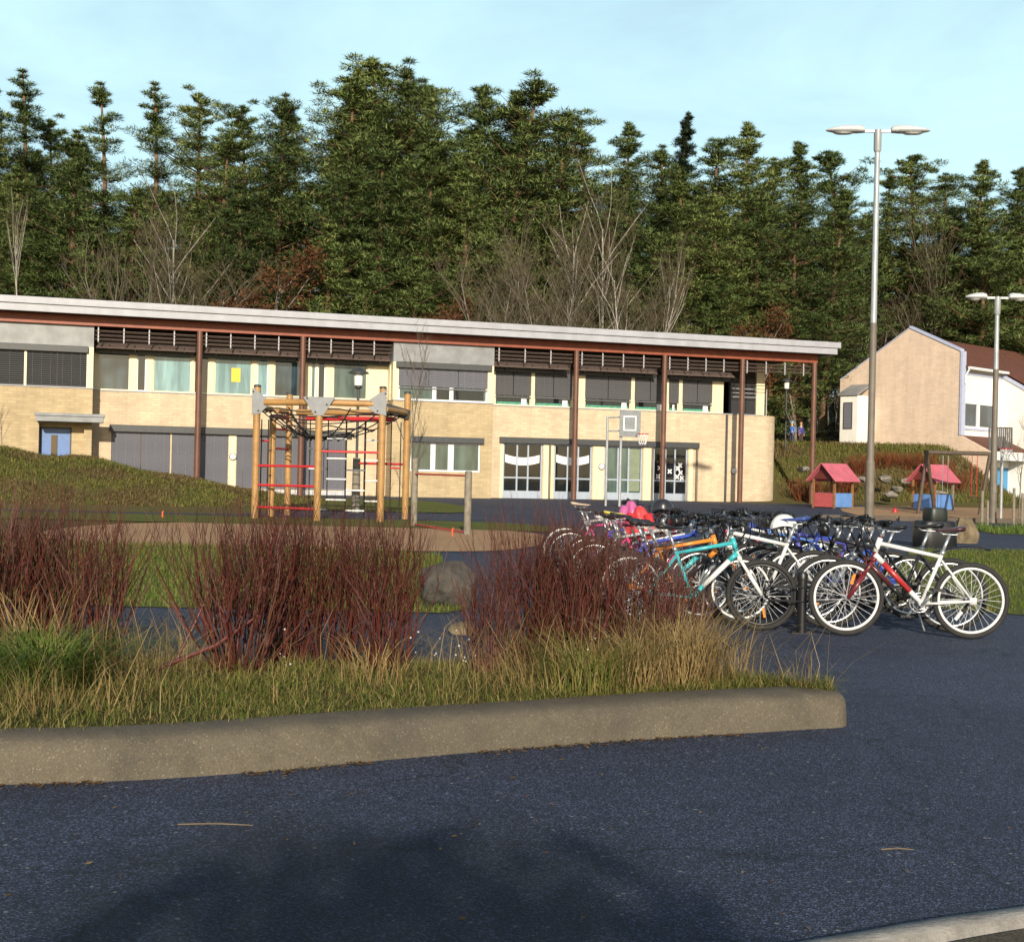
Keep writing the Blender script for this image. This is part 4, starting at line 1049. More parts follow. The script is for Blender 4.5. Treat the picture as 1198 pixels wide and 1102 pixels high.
# ------------------------------------------------------------------ black bin, boulders, stakes
bp = G(1093, 640); bn = empty('grit_bin', bp, R(8), 'black lumpy bin with a narrower dark lid block on the lawn behind the right-hand bicycle', 'bin')
def rbox(w, d, z0, z1, n=2.2):
    secs = []
    for z, s in ((z0,.96),(z0+.05,1),(z1-.06,.97),(z1-.01,.9),(z1,.8)):
        row = []
        for k in range(28):
            a = 2*math.pi*k/28; c, s_ = math.cos(a), math.sin(a); q = (abs(c)**5+abs(s_)**5)**(-1/5)
            row.append((w/2*s*q*c, d/2*s*q*s_, z))
        secs.append(row)
    m = MB(); m.loft(secs); return m
rbox(.84, .66, -.02, .58).build('body', M_blackpl, bn, smooth=True); rbox(.44, .46, .58, .86).build('lid', mat('dark_green_plastic', (.014,.02,.016), .45, .2), bn, smooth=True)
def rock(loc_, size, seed, m_, label, name='boulder', grp=None, rz=0):
    rr = random.Random(seed); bm = bmesh.new(); bmesh.ops.create_icosphere(bm, subdivisions=5, radius=.5)
    dirs = [Vector((rr.gauss(0,1), rr.gauss(0,1), rr.gauss(0,.8))).normalized() for _ in range(13)]
    offs = [rr.uniform(.31, .46) for _ in dirs]
    for v in bm.verts:
        for d, o in zip(dirs, offs):
            k = v.co.dot(d)
            if k > o: v.co -= d*(k-o)*.92
        v.co += v.co.normalized()*(.07*mn.noise(v.co*2.6+Vector((seed,0,0)))+.03*mn.noise(v.co*7+Vector((0,seed,0)))+.012*mn.noise(v.co*19))
        v.co = Vector((v.co.x*size[0], v.co.y*size[1], v.co.z*size[2]))
    me = bpy.data.meshes.new(name); bm.to_mesh(me); bm.free(); me.materials.append(m_)
    o = link(name, me); o.location = loc_; o.rotation_euler = (0, 0, rz); return tag(o, label, name, grp)
M_rock = mat('grey_brown_stone', (.075,.066,.054), .9, .5, 5, bump=.6, bscale=18); M_rockt = mat('tan_stone', (.19,.145,.085), .9, .4, 5, bump=.6, bscale=18); M_rockp = mat('pale_stone', (.22,.20,.165), .9, .5, 5, bump=.5, bscale=18)
g = G(522, 712); rock(g+Vector((0,.3,.16)), (.72,.7,.66), 3, M_rock, 'grey-brown boulder beside the path behind the red hedge')
g = G(542, 745); rock(g+Vector((0,.2,.03)), (.28,.22,.2), 5, M_rockt, 'small tan stone at the path corner behind the red hedge')
g = G(1132, 636); rock(g+Vector((0,.2,.18)), (.62,.5,.88), 8, M_rockt, 'tan boulder standing right of the black bin')
for i, (px, py, s, Y, lab) in enumerate(((940,549,.75,64,'pale stone on the bank beside the end column of the school'),(1036,560,1.1,63.5,'pale stone on the bank just right of the tall lamp post'),(1050,572,.9,62,'lower of the pale stones behind the space between the playhouses'),(1042,579,.9,61.5,'flat stone at the foot of the bank right of the lamp post'),(1060,563,.8,64,'stone on the bank left of the blue-panelled playhouse'),(1008,561,.8,63.5,'stone on the bank left of the tall lamp post'),(1100,577,.8,62,'stone at the foot of the bank behind the swing'))):
    x = XA(px, Y); rock(Vector((x, Y, zpx(px, py, Y))), (s*.95, s*.6, s*.42), 20+i, M_rockp, lab, rz=i)
for i, (px, Y, yt, lab) in enumerate(((1150,40,574,'leftmost pale stake in front of the lower house door'),(1156.5,42,585,'short stake right behind the leftmost pale stake'),(1187,41,571,'grey stake close left of the young tree at the right edge'),(1197,42,577,'stake at the extreme right edge of the picture'))):
    p = at(px, Y); m = MB(); m.tube([(0,0,-.1),(0,0,zpx(px, yt, Y)-p.z)], [.05,.045], 8); o = m.build('stake', M_gwood, smooth=True); o.location = p; tag(o, lab, 'stake', 'tree stakes by the right path')
# low timber edging of the sand area
m = MB()
for (a, b) in ((960,1050),(1052,1120),(1122,1200)):
    p, q = at(a, 44), at(b, 44); m.cbox(((p.x+q.x)/2, 44, .1), (q.x-p.x-.05, .16, .2))
tag(m.build('timber_edging', M_dwood, bevel=.015), 'low dark timber edging in front of the playground sand', 'edging')
# ------------------------------------------------------------------ bicycles
RW = .335                                # wheel radius incl. tyre
RA, FA = Vector((-.43,0,RW)), Vector((.65,0,RW)); BBK = Vector((0,0,.30))
HT, HBt = Vector((.375,0,.83)), Vector((.418,0,.70)); ST = Vector((-.175,0,.74)); SAD = Vector((-.235,0,.95))
def bike_meshes():
    D = {}
    a = MB()                             # slot 0 main colour, slot 1 down tube accent
    a.tube([BBK, ST], .017, 10); a.tube([ST+(BBK-ST)*.07, HT-(HT-HBt)*.1], [.017,.02], 10); a.tube([HBt-(HBt-HT)*.3, HT+(HT-HBt)*.25], .025, 12)
    for s in (1, -1):
        a.tube([ST+Vector((.01,.02*s,-.06)), RA+Vector((.02,.062*s,.02))], .010, 8)
        a.tube([BBK+Vector((-.03,.03*s,0)), BBK+Vector((-.14,.05*s,.008)), RA+Vector((.0,.065*s,0))], .011, 8)
        a.cbox(RA+Vector((.0,.066*s,0)), (.06,.008,.06))
    a.tube([BBK+Vector((0,-.045,0)), BBK+Vector((0,.045,0))], .028, 12)
    e0, e1 = BBK+Vector((.01,0,.015)), HBt+(HT-HBt)*.15
    a.tube([e0, e0.lerp(e1, .22)], [.022,.023], 12); a.tube([e0.lerp(e1, .82), e1], [.0255,.026], 12)
    a.mi = 1; a.tube([e0.lerp(e1, .22), e0.lerp(e1, .82)], [.0232,.0257], 12)
    D['frame'] = (a, True)
    a = MB()                             # fork: slot 0 legs
    c = FA+(HBt-FA)*.93
    for s in (1, -1):
        a.tube([c+Vector((0,.058*s,0)), c+(FA-c)*.45+Vector((0,.06*s,0))], .016, 10); a.tube([c+(FA-c)*.4+Vector((0,.06*s,0)), FA+Vector((0,.06*s,.0))], [.021,.018], 10)
    a.cbox(c+Vector((0,0,.0)), (.04,.15,.035), ry=R(-17)); a.tube([c, HT+(HT-HBt)*.5], .014, 8)
    a.cbox(c+(FA-c)*.36+Vector((.03,0,0)), (.02,.13,.03))
    D['fork'] = (a, True)
    a = MB()                             # handlebar: 0 metal, 1 black
    s0 = HT+(HT-HBt)*.6; bar_ = s0+Vector((.07,0,.06))
    a.tube([s0-Vector((0,0,.03)), s0+Vector((0,0,.03))], .022, 10); a.tube([s0+Vector((0,0,.01)), bar_], .019, 8)
    pts = [bar_+Vector((-.045,-.31,.05)), bar_+Vector((-.02,-.17,.045)), bar_+Vector((0,-.05,0)), bar_+Vector((0,.05,0)), bar_+Vector((-.02,.17,.045)), bar_+Vector((-.045,.31,.05))]
    a.tube(pts, .0125, 8); a.mi = 1
    for s in (1, -1):
        e = bar_+Vector((-.045,.315*s,.05)); q = bar_+Vector((-.026,.20*s,.046)); a.tube([e, q], [.019,.017], 10)
        a.cbox(q+Vector((.0,-.03*s,-.01)), (.05,.05,.045)); a.cbox(q+Vector((-.02,-.035*s,-.03)), (.06,.035,.03))
        a.tube([q+Vector((.02,-.03*s,-.005)), q+Vector((.07,.0,-.02)), q+Vector((.06,.08*s,-.03))], .007, 6)
        a.tube([q+Vector((.02,-.06*s,0)), bar_+Vector((.12,.06*s,.06)), bar_+Vector((.11,.0,-.08)), c+Vector((.04,-.02*s,.02))], .005, 5)
        a.tube([q+Vector((.01,-.05*s,0)), bar_+Vector((.08,.04*s,-.02)), HBt+Vector((-.02,.02*s,.06)), HBt+Vector((-.15,.02*s,.02))], .005, 5)
    D['handlebar'] = (a, True)
    a = MB(); secs = []                  # saddle 0 top 1 rails
    for t, w, h in ((0,.045,.018),(.06,.075,.035),(.3,.07,.03),(.55,.035,.02),(.85,.024,.016),(1,.010,.004)):
        x = -.13+.27*t; row = []
        for k in range(12):
            an = 2*math.pi*k/12; row.append((SAD.x+x, w*math.cos(an), SAD.z+.02*(1-t)**2-.006*t+(h*.5 if math.sin(an) > 0 else h)*math.sin(an)))
        secs.append(row)
    a.loft(secs); a.mi = 1
    for s in (1, -1): a.tube([SAD+Vector((-.09,.03*s,-.02)), SAD+Vector((-.05,.022*s,-.045)), SAD+Vector((.06,.02*s,-.04)), SAD+Vector((.1,.008*s,-.015))], .004, 5)
    D['saddle'] = (a, True)
    a = MB(); a.tube([ST+(BBK-ST)*.05, SAD+Vector((0,0,-.045))], .0135, 10); a.tube([ST-(ST-BBK)*.03, ST+(ST-BBK)*.05], .022, 10); D['seat_post'] = (a, True)
    a = MB(); a.ring((0,0,0), RW-.024, .024, 'Y', 56, 10); D['tyre'] = (a, True)
    a = MB(); a.ring((0,0,0), RW-.055, .013, 'Y', 56, 8, sq=1.0); D['rim'] = (a, True)
    a = MB(); a.tube([(0,-.05,0),(0,-.03,0),(0,.03,0),(0,.05,0)], [.025,.016,.016,.025], 12)
    for k in range(28):
        an = 2*math.pi*k/28; s = 1 if k % 2 else -1; an2 = an+(.5 if (k//2) % 2 else -.5)
        a.tube([(.022*math.cos(an2), .035*s, .022*math.sin(an2)), ((RW-.062)*math.cos(an), .004*s, (RW-.062)*math.sin(an))], .0019, 4, cap=False)
    D['wheel'] = (a, True)
    a = MB(); a.ring((BBK.x, -.05, BBK.z), .085, .007, 'Y', 28, 6); a.ring((BBK.x, -.045, BBK.z), .058, .006, 'Y', 24, 6)
    for k in range(5):
        an = 2*math.pi*k/5; a.tube([BBK+Vector((0,-.05,0)), BBK+Vector((.085*math.cos(an),-.05,.085*math.sin(an)))], .008, 6)
    a.tube([BBK+Vector((0,-.075,0)), BBK+Vector((.10,-.085,-.13))], [.014,.011], 8); a.tube([BBK+Vector((0,.075,0)), BBK+Vector((-.10,.085,.13))], [.014,.011], 8); a.tube([BBK+Vector((0,-.08,0)), BBK+Vector((0,.08,0))], .012, 8)
    D['crankset'] = (a, True)
    a = MB(); a.cbox((0,0,0), (.09,.085,.022)); a.cbox((.0,0,0), (.05,.10,.012)); D['pedal'] = (a, False)
    a = MB()
    n = 26; loop = [BBK+Vector((.085*math.cos(x), -.048, .085*math.sin(x))) for x in [R(-95+190*k/14) for k in range(15)]]
    loop += [RA+Vector((.045*math.cos(x), -.045, .045*math.sin(x))) for x in [R(85+130*k/8) for k in range(9)]]+[RA+Vector((.03,-.045,-.12)), RA+Vector((.07,-.045,-.13))]
    a.tube(loop, .005, 5, closed=True)
    for z, r_ in ((.0,.05),(.008,.042),(.016,.034)): a.ring((RA.x, -.038-z*.6, RA.z), r_, .004, 'Y', 18, 5)
    a.tube([RA+Vector((.0,-.06,-.02)), RA+Vector((.03,-.058,-.07)), RA+Vector((.045,-.052,-.13))], .012, 6); D['drivetrain'] = (a, False)
    a = MB(); a.cbox((0,0,0), (.09,.012,.024)); D['reflector'] = (a, False)
    a = MB(); secs = []                  # slim rear mudguard clipped on the seat post
    for k in range(11):
        t = k/10; x = -.20-.58*t; z = .70+.12*math.sin(t*1.9)-.05*t; row = []
        for j in range(5): v = -1+.5*j; row.append((x, v*.035, z-.018*v*v))
        for j in range(4, -1, -1): v = -1+.5*j; row.append((x, v*.035, z-.018*v*v-.006))
        secs.append(row)
    a.loft(secs); D['mudguard'] = (a, True)
    a = MB(); a.tube([BBK+Vector((-.10,.06,-.02)), BBK+Vector((-.16,.21,-.285))], .009, 7); D['kickstand'] = (a, True)
    a = MB()                             # wire basket in front of the bar
    for z, k_ in ((.78,.8),(.87,.9),(.97,1)):
        a.tube([(.50,-.15*k_,z),(.50+.22*k_,-.15*k_,z),(.50+.22*k_,.15*k_,z),(.50,.15*k_,z)], .005, 5, closed=True)
    for x in (.5,.56,.62,.68):
        for s in (1,-1): a.tube([(x,-.13*s,.78),(x+.02,-.15*s,.97)], .0035, 4)
    for y in (-.12,-.06,0,.06,.12): a.tube([(.5,y,.78),(.67,y,.78),(.71,y*1.2,.97)], .0035, 4)
    D['basket'] = (a, False)
    a = MB(); a.tube([(.14,0,.47),(.20,0,.555)], .036, 12); a.tube([(.20,0,.555),(.215,0,.58)], [.028,.014], 10); D['bottle'] = (a, True)
    a = MB(); secs = []                  # soft bag strapped on the handlebar
    for t, w in ((0,.6),(.12,.95),(.5,1.05),(.88,.95),(1,.6)):
        row = []
        for k in range(14):
            an = 2*math.pi*k/14; row.append((.49+.05*w*math.cos(an), -.11+.22*t, .91+.065*w*math.sin(an)+.012*math.sin(3*an+t*5)))
        secs.append(row)
    a.loft(secs); D['handlebar_bag'] = (a, True)
    a = MB(); a.tube([(.475,.06,.945),(.53,.06,.94)], [.026,.034], 12); a.tube([(.45,.06,.94),(.475,.06,.945)], .014, 8); D['headlamp'] = (a, True)
    return D
BM = {}
for k, (a, sm) in bike_meshes().items():
    n = max(a.m)+1; BM[k] = a.mesh('bicycle_'+k, [M_black]*n, sm)
PAINT = {}
def paint(c, rough=.3):
    k = tuple(c)
    if k not in PAINT: PAINT[k] = mat('paint_%d' % len(PAINT), c, rough, .08, 5, coat=.3)
    return PAINT[k]
M_chrome = mat('silver_alloy', (.55,.56,.57), .3, .1, metal=.7); M_tyre = mat('tyre_rubber', (.022,.021,.020), .8, .3, 30)
M_orange = mat('orange_reflector', (.85,.25,.02), .25, .1); M_chain = mat('dark_chain_steel', (.06,.055,.05), .4, .3, metal=.6)
M_spoke = mat('spoke_steel', (.62,.63,.64), .35, .1, metal=.3); M_rimw = mat('white_rim', (.72,.72,.70), .35, .08); M_rimb = mat('black_rim', (.02,.02,.022), .4, .1)
def bicycle(hub, flip, main, acc, label, scale=1.0, fork=None, rim=M_chrome, saddle=None, lean=0, yaw=0, steer=0, extras=(), rear_in=False, sp=True, hb=None):
    """hub: ground point under the wheel that stands in the rack; flip: True when the bike faces left"""
    main, acc = paint(main), paint(acc); fork = paint(fork) if fork else M_chrome
    saddle = paint(saddle) if saddle else M_blackpl
    w = -RA.x if rear_in else FA.x
    dirx = -1 if flip else 1
    rz = (math.pi if flip else 0)+yaw
    off = Vector((math.cos(rz), math.sin(rz), 0))*((FA.x if not rear_in else RA.x)*scale)
    r = empty('bicycle', Vector(hub)-off, rz, label, 'bicycle', 'bicycles parked in the rack', scale)
    r.rotation_euler = (lean, 0, rz)
    def pt(k, m, par=r, name=None, M=None):
        o = link(name or k, BM[k], par, m)
        if M is not None: o.matrix_local = M
        return o
    ax = (HT-HBt).normalized()
    SM = Matrix.Translation(HBt) @ Matrix.Rotation(steer, 4, ax) @ Matrix.Translation(-HBt)
    pt('frame', [main, acc]); pt('fork', [fork], M=SM); pt('handlebar', [hb or M_chrome, M_blackpl], M=SM)
    pt('saddle', [saddle, M_chrome]); pt('seat_post', [M_chrome]); pt('crankset', [M_chrome if 'silver' in extras else M_chain]); pt('drivetrain', [M_chain])
    for q, s in ((BBK+Vector((.10,-.14,-.13)), 1), (BBK+Vector((-.10,.14,.13)), 1)): pt('pedal', [M_blackpl], M=Matrix.Translation(q))
    for c, MM in ((FA, SM), (RA, Matrix.Identity(4))):
        wh = pt('wheel', [M_spoke], M=MM @ Matrix.Translation(c) @ Matrix.Rotation(random.uniform(0, 6), 4, 'Y'))
        pt('tyre', [M_tyre], wh); pt('rim', [rim], wh)
        if c is FA or 'rr' in extras:
            o = pt('reflector', [M_orange if c is FA else M_rimw], wh, M=Matrix.Translation((.15,.0,-.08)) @ Matrix.Rotation(R(28), 4, 'Y'))
    if 'mudguard' in extras: pt('mudguard', [M_blackpl])
    if 'stand' in extras: pt('kickstand', [M_chrome])
    if 'basket' in extras: pt('basket', [M_chain], M=SM)
    if 'bag' in extras: pt('handlebar_bag', [M_blackpl], M=SM)
    if 'lamp' in extras: pt('headlamp', [M_blackpl], M=SM)
    if 'bottle' in extras: pt('bottle', [paint((.6,.6,.58))])
    return r
RACK0 = Vector((2.73, 11.95, 0)); RACK1 = Vector((2.28, 18.6, 0))
def rk(y): return RACK0.x+(RACK1.x-RACK0.x)*(y-RACK0.y)/(RACK1.y-RACK0.y)
WH, BK, RD, BL, SV = (.72,.72,.70), (.02,.02,.022), (.42,.03,.03), (.05,.10,.50), (.45,.46,.47)
TE, OR, PK, PU, GN, YL = (.05,.42,.46), (.75,.25,.03), (.65,.06,.22), (.16,.05,.22), (.10,.35,.12), (.70,.55,.06)
right = [
 (0, WH, RD, 'white and red mountain bike, nearest on the right of the black rack post', dict(scale=1.05, fork=(.16,.02,.025), rim=M_rimw, saddle=(.06,.02,.025), extras=('rr','silver'), yaw=R(-2), steer=R(3))),
 (.55, BK, (.08,.02,.02), 'black mountain bike with a long rear mudguard just behind the white and red one', dict(scale=1.06, extras=('mudguard','stand'), rim=M_chrome, lean=R(3), yaw=R(-5))),
 (1.05, WH, SV, 'white bike with a raised blue saddle parked tail-first in the rack', dict(rear_in=True, saddle=(.03,.06,.25), rim=M_chrome, scale=1.08, yaw=R(4))),
 (1.6, BK, (.20,.02,.02), 'black bike with a dark red down tube in the right row behind the blue-saddled bike', dict(fork=BK, lean=R(-3), extras=('lamp','bag'))),
 (2.15, BL, WH, 'bright blue and white bike in the middle of the right-hand row', dict(fork=WH, rim=M_rimw, lean=R(4), steer=R(-10), extras=('lamp','bottle'))),
 (2.7, SV, SV, 'silver bike in the right row just behind the bright blue one', dict(lean=R(-4), extras=('basket',))),
 (3.25, WH, GN, 'white and green bike deep in the right row', dict(fork=GN, extras=('bag',))),
 (3.8, (.10,.22,.60), SV, 'light blue bike with a basket deep in the right row', dict(extras=('basket',), scale=.95)),
 (4.4, BL, RD, 'blue bike with a red down tube near the far end of the right row', dict(steer=R(12))),
 (5.0, WH, BK, 'white bike near the far end of the right row', dict(scale=.95)),
 (2.42, (.08,.08,.35), WH, 'violet-blue and white bike squeezed in behind the bright blue one', dict(fork=BK, yaw=R(6), steer=R(14), extras=('lamp',))),
 (3.5, WH, RD, 'white bike with a red down tube deep in the right row', dict(fork=BK, lean=R(4))),
 (5.7, PK, WH, 'pink and white child bike at the far end of the right row', dict(scale=.82, steer=R(-8))),
]
left = [
 (.12, TE, WH, 'teal and white mountain bike, nearest on the left of the black rack post', dict(fork=WH, rim=M_rimb, steer=R(-9), scale=1.0, yaw=R(2))),
 (.6, OR, BK, 'orange and black bike just behind the teal one', dict(fork=BK, rim=M_rimw, steer=R(6))),
 (1.15, WH, SV, 'white bike with silver tubes in the left row behind the orange one', dict(rim=M_rimw, lean=R(-3), extras=('basket','lamp'))),
 (1.7, BL, BK, 'dark blue and black bike in the left row behind the white one', dict(rim=M_rimb, lean=R(3), extras=('bag',))),
 (2.2, PU, PK, 'purple and pink bike with a bright saddle in the left row', dict(saddle=(.5,.05,.12), scale=.92)),
 (2.75, SV, BL, 'silver bike with a blue down tube in the left row', dict(lean=R(-4), steer=R(10), extras=('bag','lamp'))),
 (3.3, RD, WH, 'red and white bike in the middle of the left row under the hanging red jacket', dict(fork=WH, scale=.95)),
 (3.85, WH, YL, 'white bike with a yellow down tube in the left row', dict(saddle=(.55,.45,.05), extras=('bag',))),
 (4.4, GN, WH, 'green and white bike in the far half of the left row', dict(scale=.95, steer=R(-12))),
 (4.95, PK, PK, 'all pink bike with a white saddle in the far half of the left row', dict(saddle=WH, scale=.9, extras=('basket',))),
 (5.5, PK, TE, 'pink and turquoise bike second from the far end of the left row', dict(saddle=(.03,.03,.03), extras=('bag',))),
 (.9, (.04,.05,.06), TE, 'dark slate bike with a turquoise down tube between the orange and the white bikes', dict(fork=BK, lean=R(3), steer=R(-14), yaw=R(-4), extras=('lamp',))),
 (1.95, WH, PU, 'white and purple bike in the near half of the left row', dict(fork=BK, lean=R(-4), yaw=R(5))),
 (3.1, PK, WH, 'pink and white bike in the middle of the left row', dict(fork=BK, steer=R(15), yaw=R(-5), extras=('bag',))),
 (4.15, BL, WH, 'blue and white bike in the far half of the left row', dict(lean=R(4), yaw=R(4))),
 (6.1, SV, WH, 'silver bike with a cream saddle at the far end of the left row', dict(saddle=(.60,.45,.33), rim=M_rimw, scale=1.05, lean=R(-3))),
]
for (d, m1, m2, lab, kw) in right:
    y = 11.8+d; kw.setdefault('yaw', random.uniform(-.09,.09)); bicycle((rk(y)+.36+(d > .3)*random.uniform(-.06,.14), y, .006), True, m1, m2, lab, **kw)
for (d, m1, m2, lab, kw) in left:
    y = 11.95+d; kw.setdefault('yaw', random.uniform(-.09,.09)); bicycle((rk(y)-.35-(d > .3)*random.uniform(-.06,.14), y, .006), False, m1, m2, lab, **kw)
# the rack itself
rkE = empty('bike_rack', RACK0, 0, 'long black two-sided bicycle rack with a round capped end post', 'bike rack')
dv = RACK1-RACK0
for k in range(4):
    p = dv*(k/3); m = MB(); m.lathe([(.045,0),(.045,.50),(.052,.505),(.052,.545),(.04,.57),(.0,.58)], p, 16); o = m.build('post', M_blackpl, rkE, smooth=True)
    m = MB(); m.cbox(p+Vector((0,0,.006)), (.22,.16,.012))
    for sx in (-.09,.09): m.lathe([(.016,.012),(.016,.03),(.006,.036)], p+Vector((sx,-.05,0)), 8)
    m.build('foot_plate', M_blackpl, o)
for z in (.30, .43):
    m = MB(); m.tube([Vector((0,0,z)), dv+Vector((0,0,z))], .016, 8); m.build('rail', M_blackpl, rkE, smooth=True)
for k in range(13):
    p = dv*(k/12.6)+Vector((0,.0,0))
    for s in (1, -1):
        for dy in (-.045, .045): 
            m = MB(); m.tube([p+Vector((0,dy,.43)), p+Vector((s*.30,dy,.43)), p+Vector((s*.36,dy,.365)), p+Vector((s*.30,dy,.30)), p+Vector((0,dy,.30))], .008, 6); m.build('wheel_holder', M_blackpl, rkE, smooth=True)
# jacket and helmets left on the bikes
def drape(c, m_, label, sx, sy, h, seed, name='jacket'):
    rr = random.Random(seed); m = MB(); secs = []
    for k in range(14):
        t = k/13; row = []
        for j in range(22):
            a = 2*math.pi*j/22; f = 1+.16*math.sin(3*a+seed+t*4)+.10*math.sin(5*a-t*6); g = (.30+.9*t**.7) if t < .85 else 1.05*(1-(t-.85))
            row.append((c[0]+sx*g*f*math.cos(a)*.5+.05*t, c[1]+sy*g*f*math.sin(a)*.5, c[2]-h*t+.04*math.sin(a*2+seed)*t))
        secs.append(row)
    m.loft(secs); 
    for s in (1, -1): m.tube([(c[0]+s*sx*.35, c[1]-sy*.2, c[2]-h*.25), (c[0]+s*sx*.55, c[1]-sy*.35, c[2]-h*.7), (c[0]+s*sx*.5, c[1]-sy*.3, c[2]-h*1.15)], [.06,.055,.045], 10)
    return tag(m.build(name, m_, smooth=True, split=0), label, name)
def helmet(c, m_, label):
    m = MB(); secs = []
    for k in range(8):
        t = k/7; r_ = math.cos(t*1.5)**.8; row = []
        for j in range(24):
            a = 2*math.pi*j/24; rr = r_*(1-.07*(math.sin(a*5) > .6)*(t < .75)); row.append((c[0]+.145*rr*math.cos(a), c[1]+.11*rr*math.sin(a), c[2]+.14*math.sin(t*1.5)-.02*math.cos(2*a)*(1-t)))
        secs.append(row)
    m.loft(secs); r = m.build('helmet', m_, smooth=True, split=30)
    q = MB(); q.tube([(c[0]-.06,c[1]-.1,c[2]), (c[0]-.01,c[1]-.06,c[2]-.14), (c[0]+.05,c[1]+.02,c[2]-.17), (c[0]+.06,c[1]+.1,c[2])], .007, 5); q.build('strap', M_blackpl, r)
    tag(r, label, 'helmet')
def hbpos(row, d):                       # grip height over the rack
    y = 11.95+d; return Vector((rk(y)+(-.68 if row == 'l' else .68), y, 1.0))
p = P(748, 607, 15.3); drape((p.x, p.y, 1.06), paint((.55,.03,.035), .7), 'red jacket hanging over a handlebar in the left row', .26, .2, .36, 2)
p = P(738, 597, 16.5); drape((p.x, p.y, 1.10), paint((.50,.11,.28), .7), 'pink jacket bundled on a bicycle in the left row', .22, .18, .3, 5)
for px, py, Y, c, lab in ((775,597,15.5,(.03,.03,.035),'black helmet on a handlebar in the middle of the left row'),(917,617,13.4,WH,'white helmet hung on the bars beside the bright blue bike')):
    q = P(px, py, Y); helmet(q, paint(c), lab)
# ------------------------------------------------------------------ red-stemmed hedge
M_twig = island_mat('red_dogwood_stems', [(.050,.012,.009),(.082,.017,.013),(.13,.028,.020),(.065,.018,.011),(.04,.016,.010),(.10,.045,.025)], .55, .35)
M_twigo = island_mat('rust_brown_twigs', [(.12,.032,.014),(.17,.045,.018),(.085,.024,.012),(.19,.07,.028)], .8, .15)
def shrub_mesh(seed, stems, h, spread, r0=.0072, name='stems', m_=None, base=.16):
    rr = random.Random(seed); mb = MB()
    def stem(p, d, L, r, lvl):
        n = 5 if lvl == 0 else 4; cap = h*rr.uniform(.72, 1.0); pts = [p]; rad = [r]; q = p.copy(); v = d.copy()
        for i in range(n):
            v = (v+Vector((rr.gauss(0,.17), rr.gauss(0,.17), .12 if lvl else .17))).normalized(); q = q+v*(L/n); pts.append(q.copy()); rad.append(r*(1-.55*(i+1)/n))
            if q.z > cap: break
        n = len(pts)-1
        mb.tube(pts, rad, 4 if lvl == 0 else 3, cap=False)
        if lvl < 2:
            k = rr.randint(3, 4) if lvl == 0 else rr.randint(2, 3)
            for _ in range(k):
                i = rr.randint(min(2, n), n) if lvl == 0 else rr.randint(1, n); b = pts[i]
                a = rr.uniform(0, 6.28); dd = (v*1.0+Vector((math.cos(a), math.sin(a), .25))*rr.uniform(.32,.75)).normalized()
                stem(b, dd, L*rr.uniform(.38,.6)*(1.0 if lvl == 0 else .85), rad[i]*.72, lvl+1)
    for _ in range(stems):
        a = rr.uniform(0, 6.28); q = rr.random()**.5; p = Vector((math.cos(a)*base*q, math.sin(a)*base*q, -.04))
        o = rr.uniform(0, 1)*spread; d = Vector((math.cos(a)*o, math.sin(a)*o, 1)).normalized()
        stem(p, d, h*rr.uniform(.62, .86), r0*rr.uniform(.7, 1.15), 0)
    return mb.mesh(name, m_ or M_twig)
SH = [shrub_mesh(40+i, n, 1.0, s) for i, (n, s) in enumerate(((86,.62),(70,.85),(52,.45),(84,1.05)))]
hedge = [
 (8,8.1,0,1.06,'dense dark red leafless shrub at the extreme left of the hedge'),
 (66,8.4,1,1.06,'dense red-stemmed shrub second from the left behind the green grass tuft'),
 (118,8.0,2,.98,'narrow red-stemmed shrub on the left edge of the wide gap in the hedge'),
 (288,7.9,3,1.02,'wide fan-shaped red shrub on the right edge of the wide gap'),
 (345,8.3,0,1.04,'dense red shrub right of the fan-shaped one, below the climbing frame'),
 (400,8.1,2,.98,'red-stemmed shrub left of the middle of the hedge below the climbing frame ladders'),
 (456,7.9,1,.96,'spreading red shrub under the right posts of the climbing frame'),
 (575,7.8,2,.66,'thin low red shrub standing in front of the boulder gap'),
 (626,8.2,3,1.00,'tall red shrub just right of the boulder gap'),
 (672,8.0,0,.92,'dense red shrub in front of the far bicycles'),
 (718,8.3,1,.90,'red shrub in front of the middle of the left bicycle row'),
 (768,8.1,2,.82,'red shrub mixed with dry straw near the right end of the hedge'),
 (800,8.4,2,.66,'last low red shrub at the right end of the hedge beside the orange bike'),
]
for i, (px, Y, k, s, lab) in enumerate(hedge):
    x = XA(px, Y); o = link('red_shrub', SH[k]); o.location = (x, Y, (bed_z(x, Y) or .1)-.02)
    o.rotation_euler = (0, 0, i*1.9); o.scale = (s*random.uniform(.70,.82), s*.8, s*1.12); tag(o, lab, 'shrub', 'red-stemmed hedge shrubs')
# thick leaning red stem low in the gap
m = MB(); x = XA(185, 7.7); z = bed_z(x, 7.7)
m.tube([(x,7.7,z), (x+.12,7.72,z+.06), (x+.36,7.75,z+.16), (x+.6,7.8,z+.34)], [.018,.016,.013,.007], 7); m.tube([(x+.12,7.72,z+.06),(x+.2,7.8,z+.25),(x+.3,7.85,z+.5)], [.010,.008,.004], 6)
tag(m.build('fallen_stem', mat('red_bark', (.12,.02,.018), .5, .3, 20), smooth=True), 'thick red stem lying slanted in the gap of the hedge', 'stem')
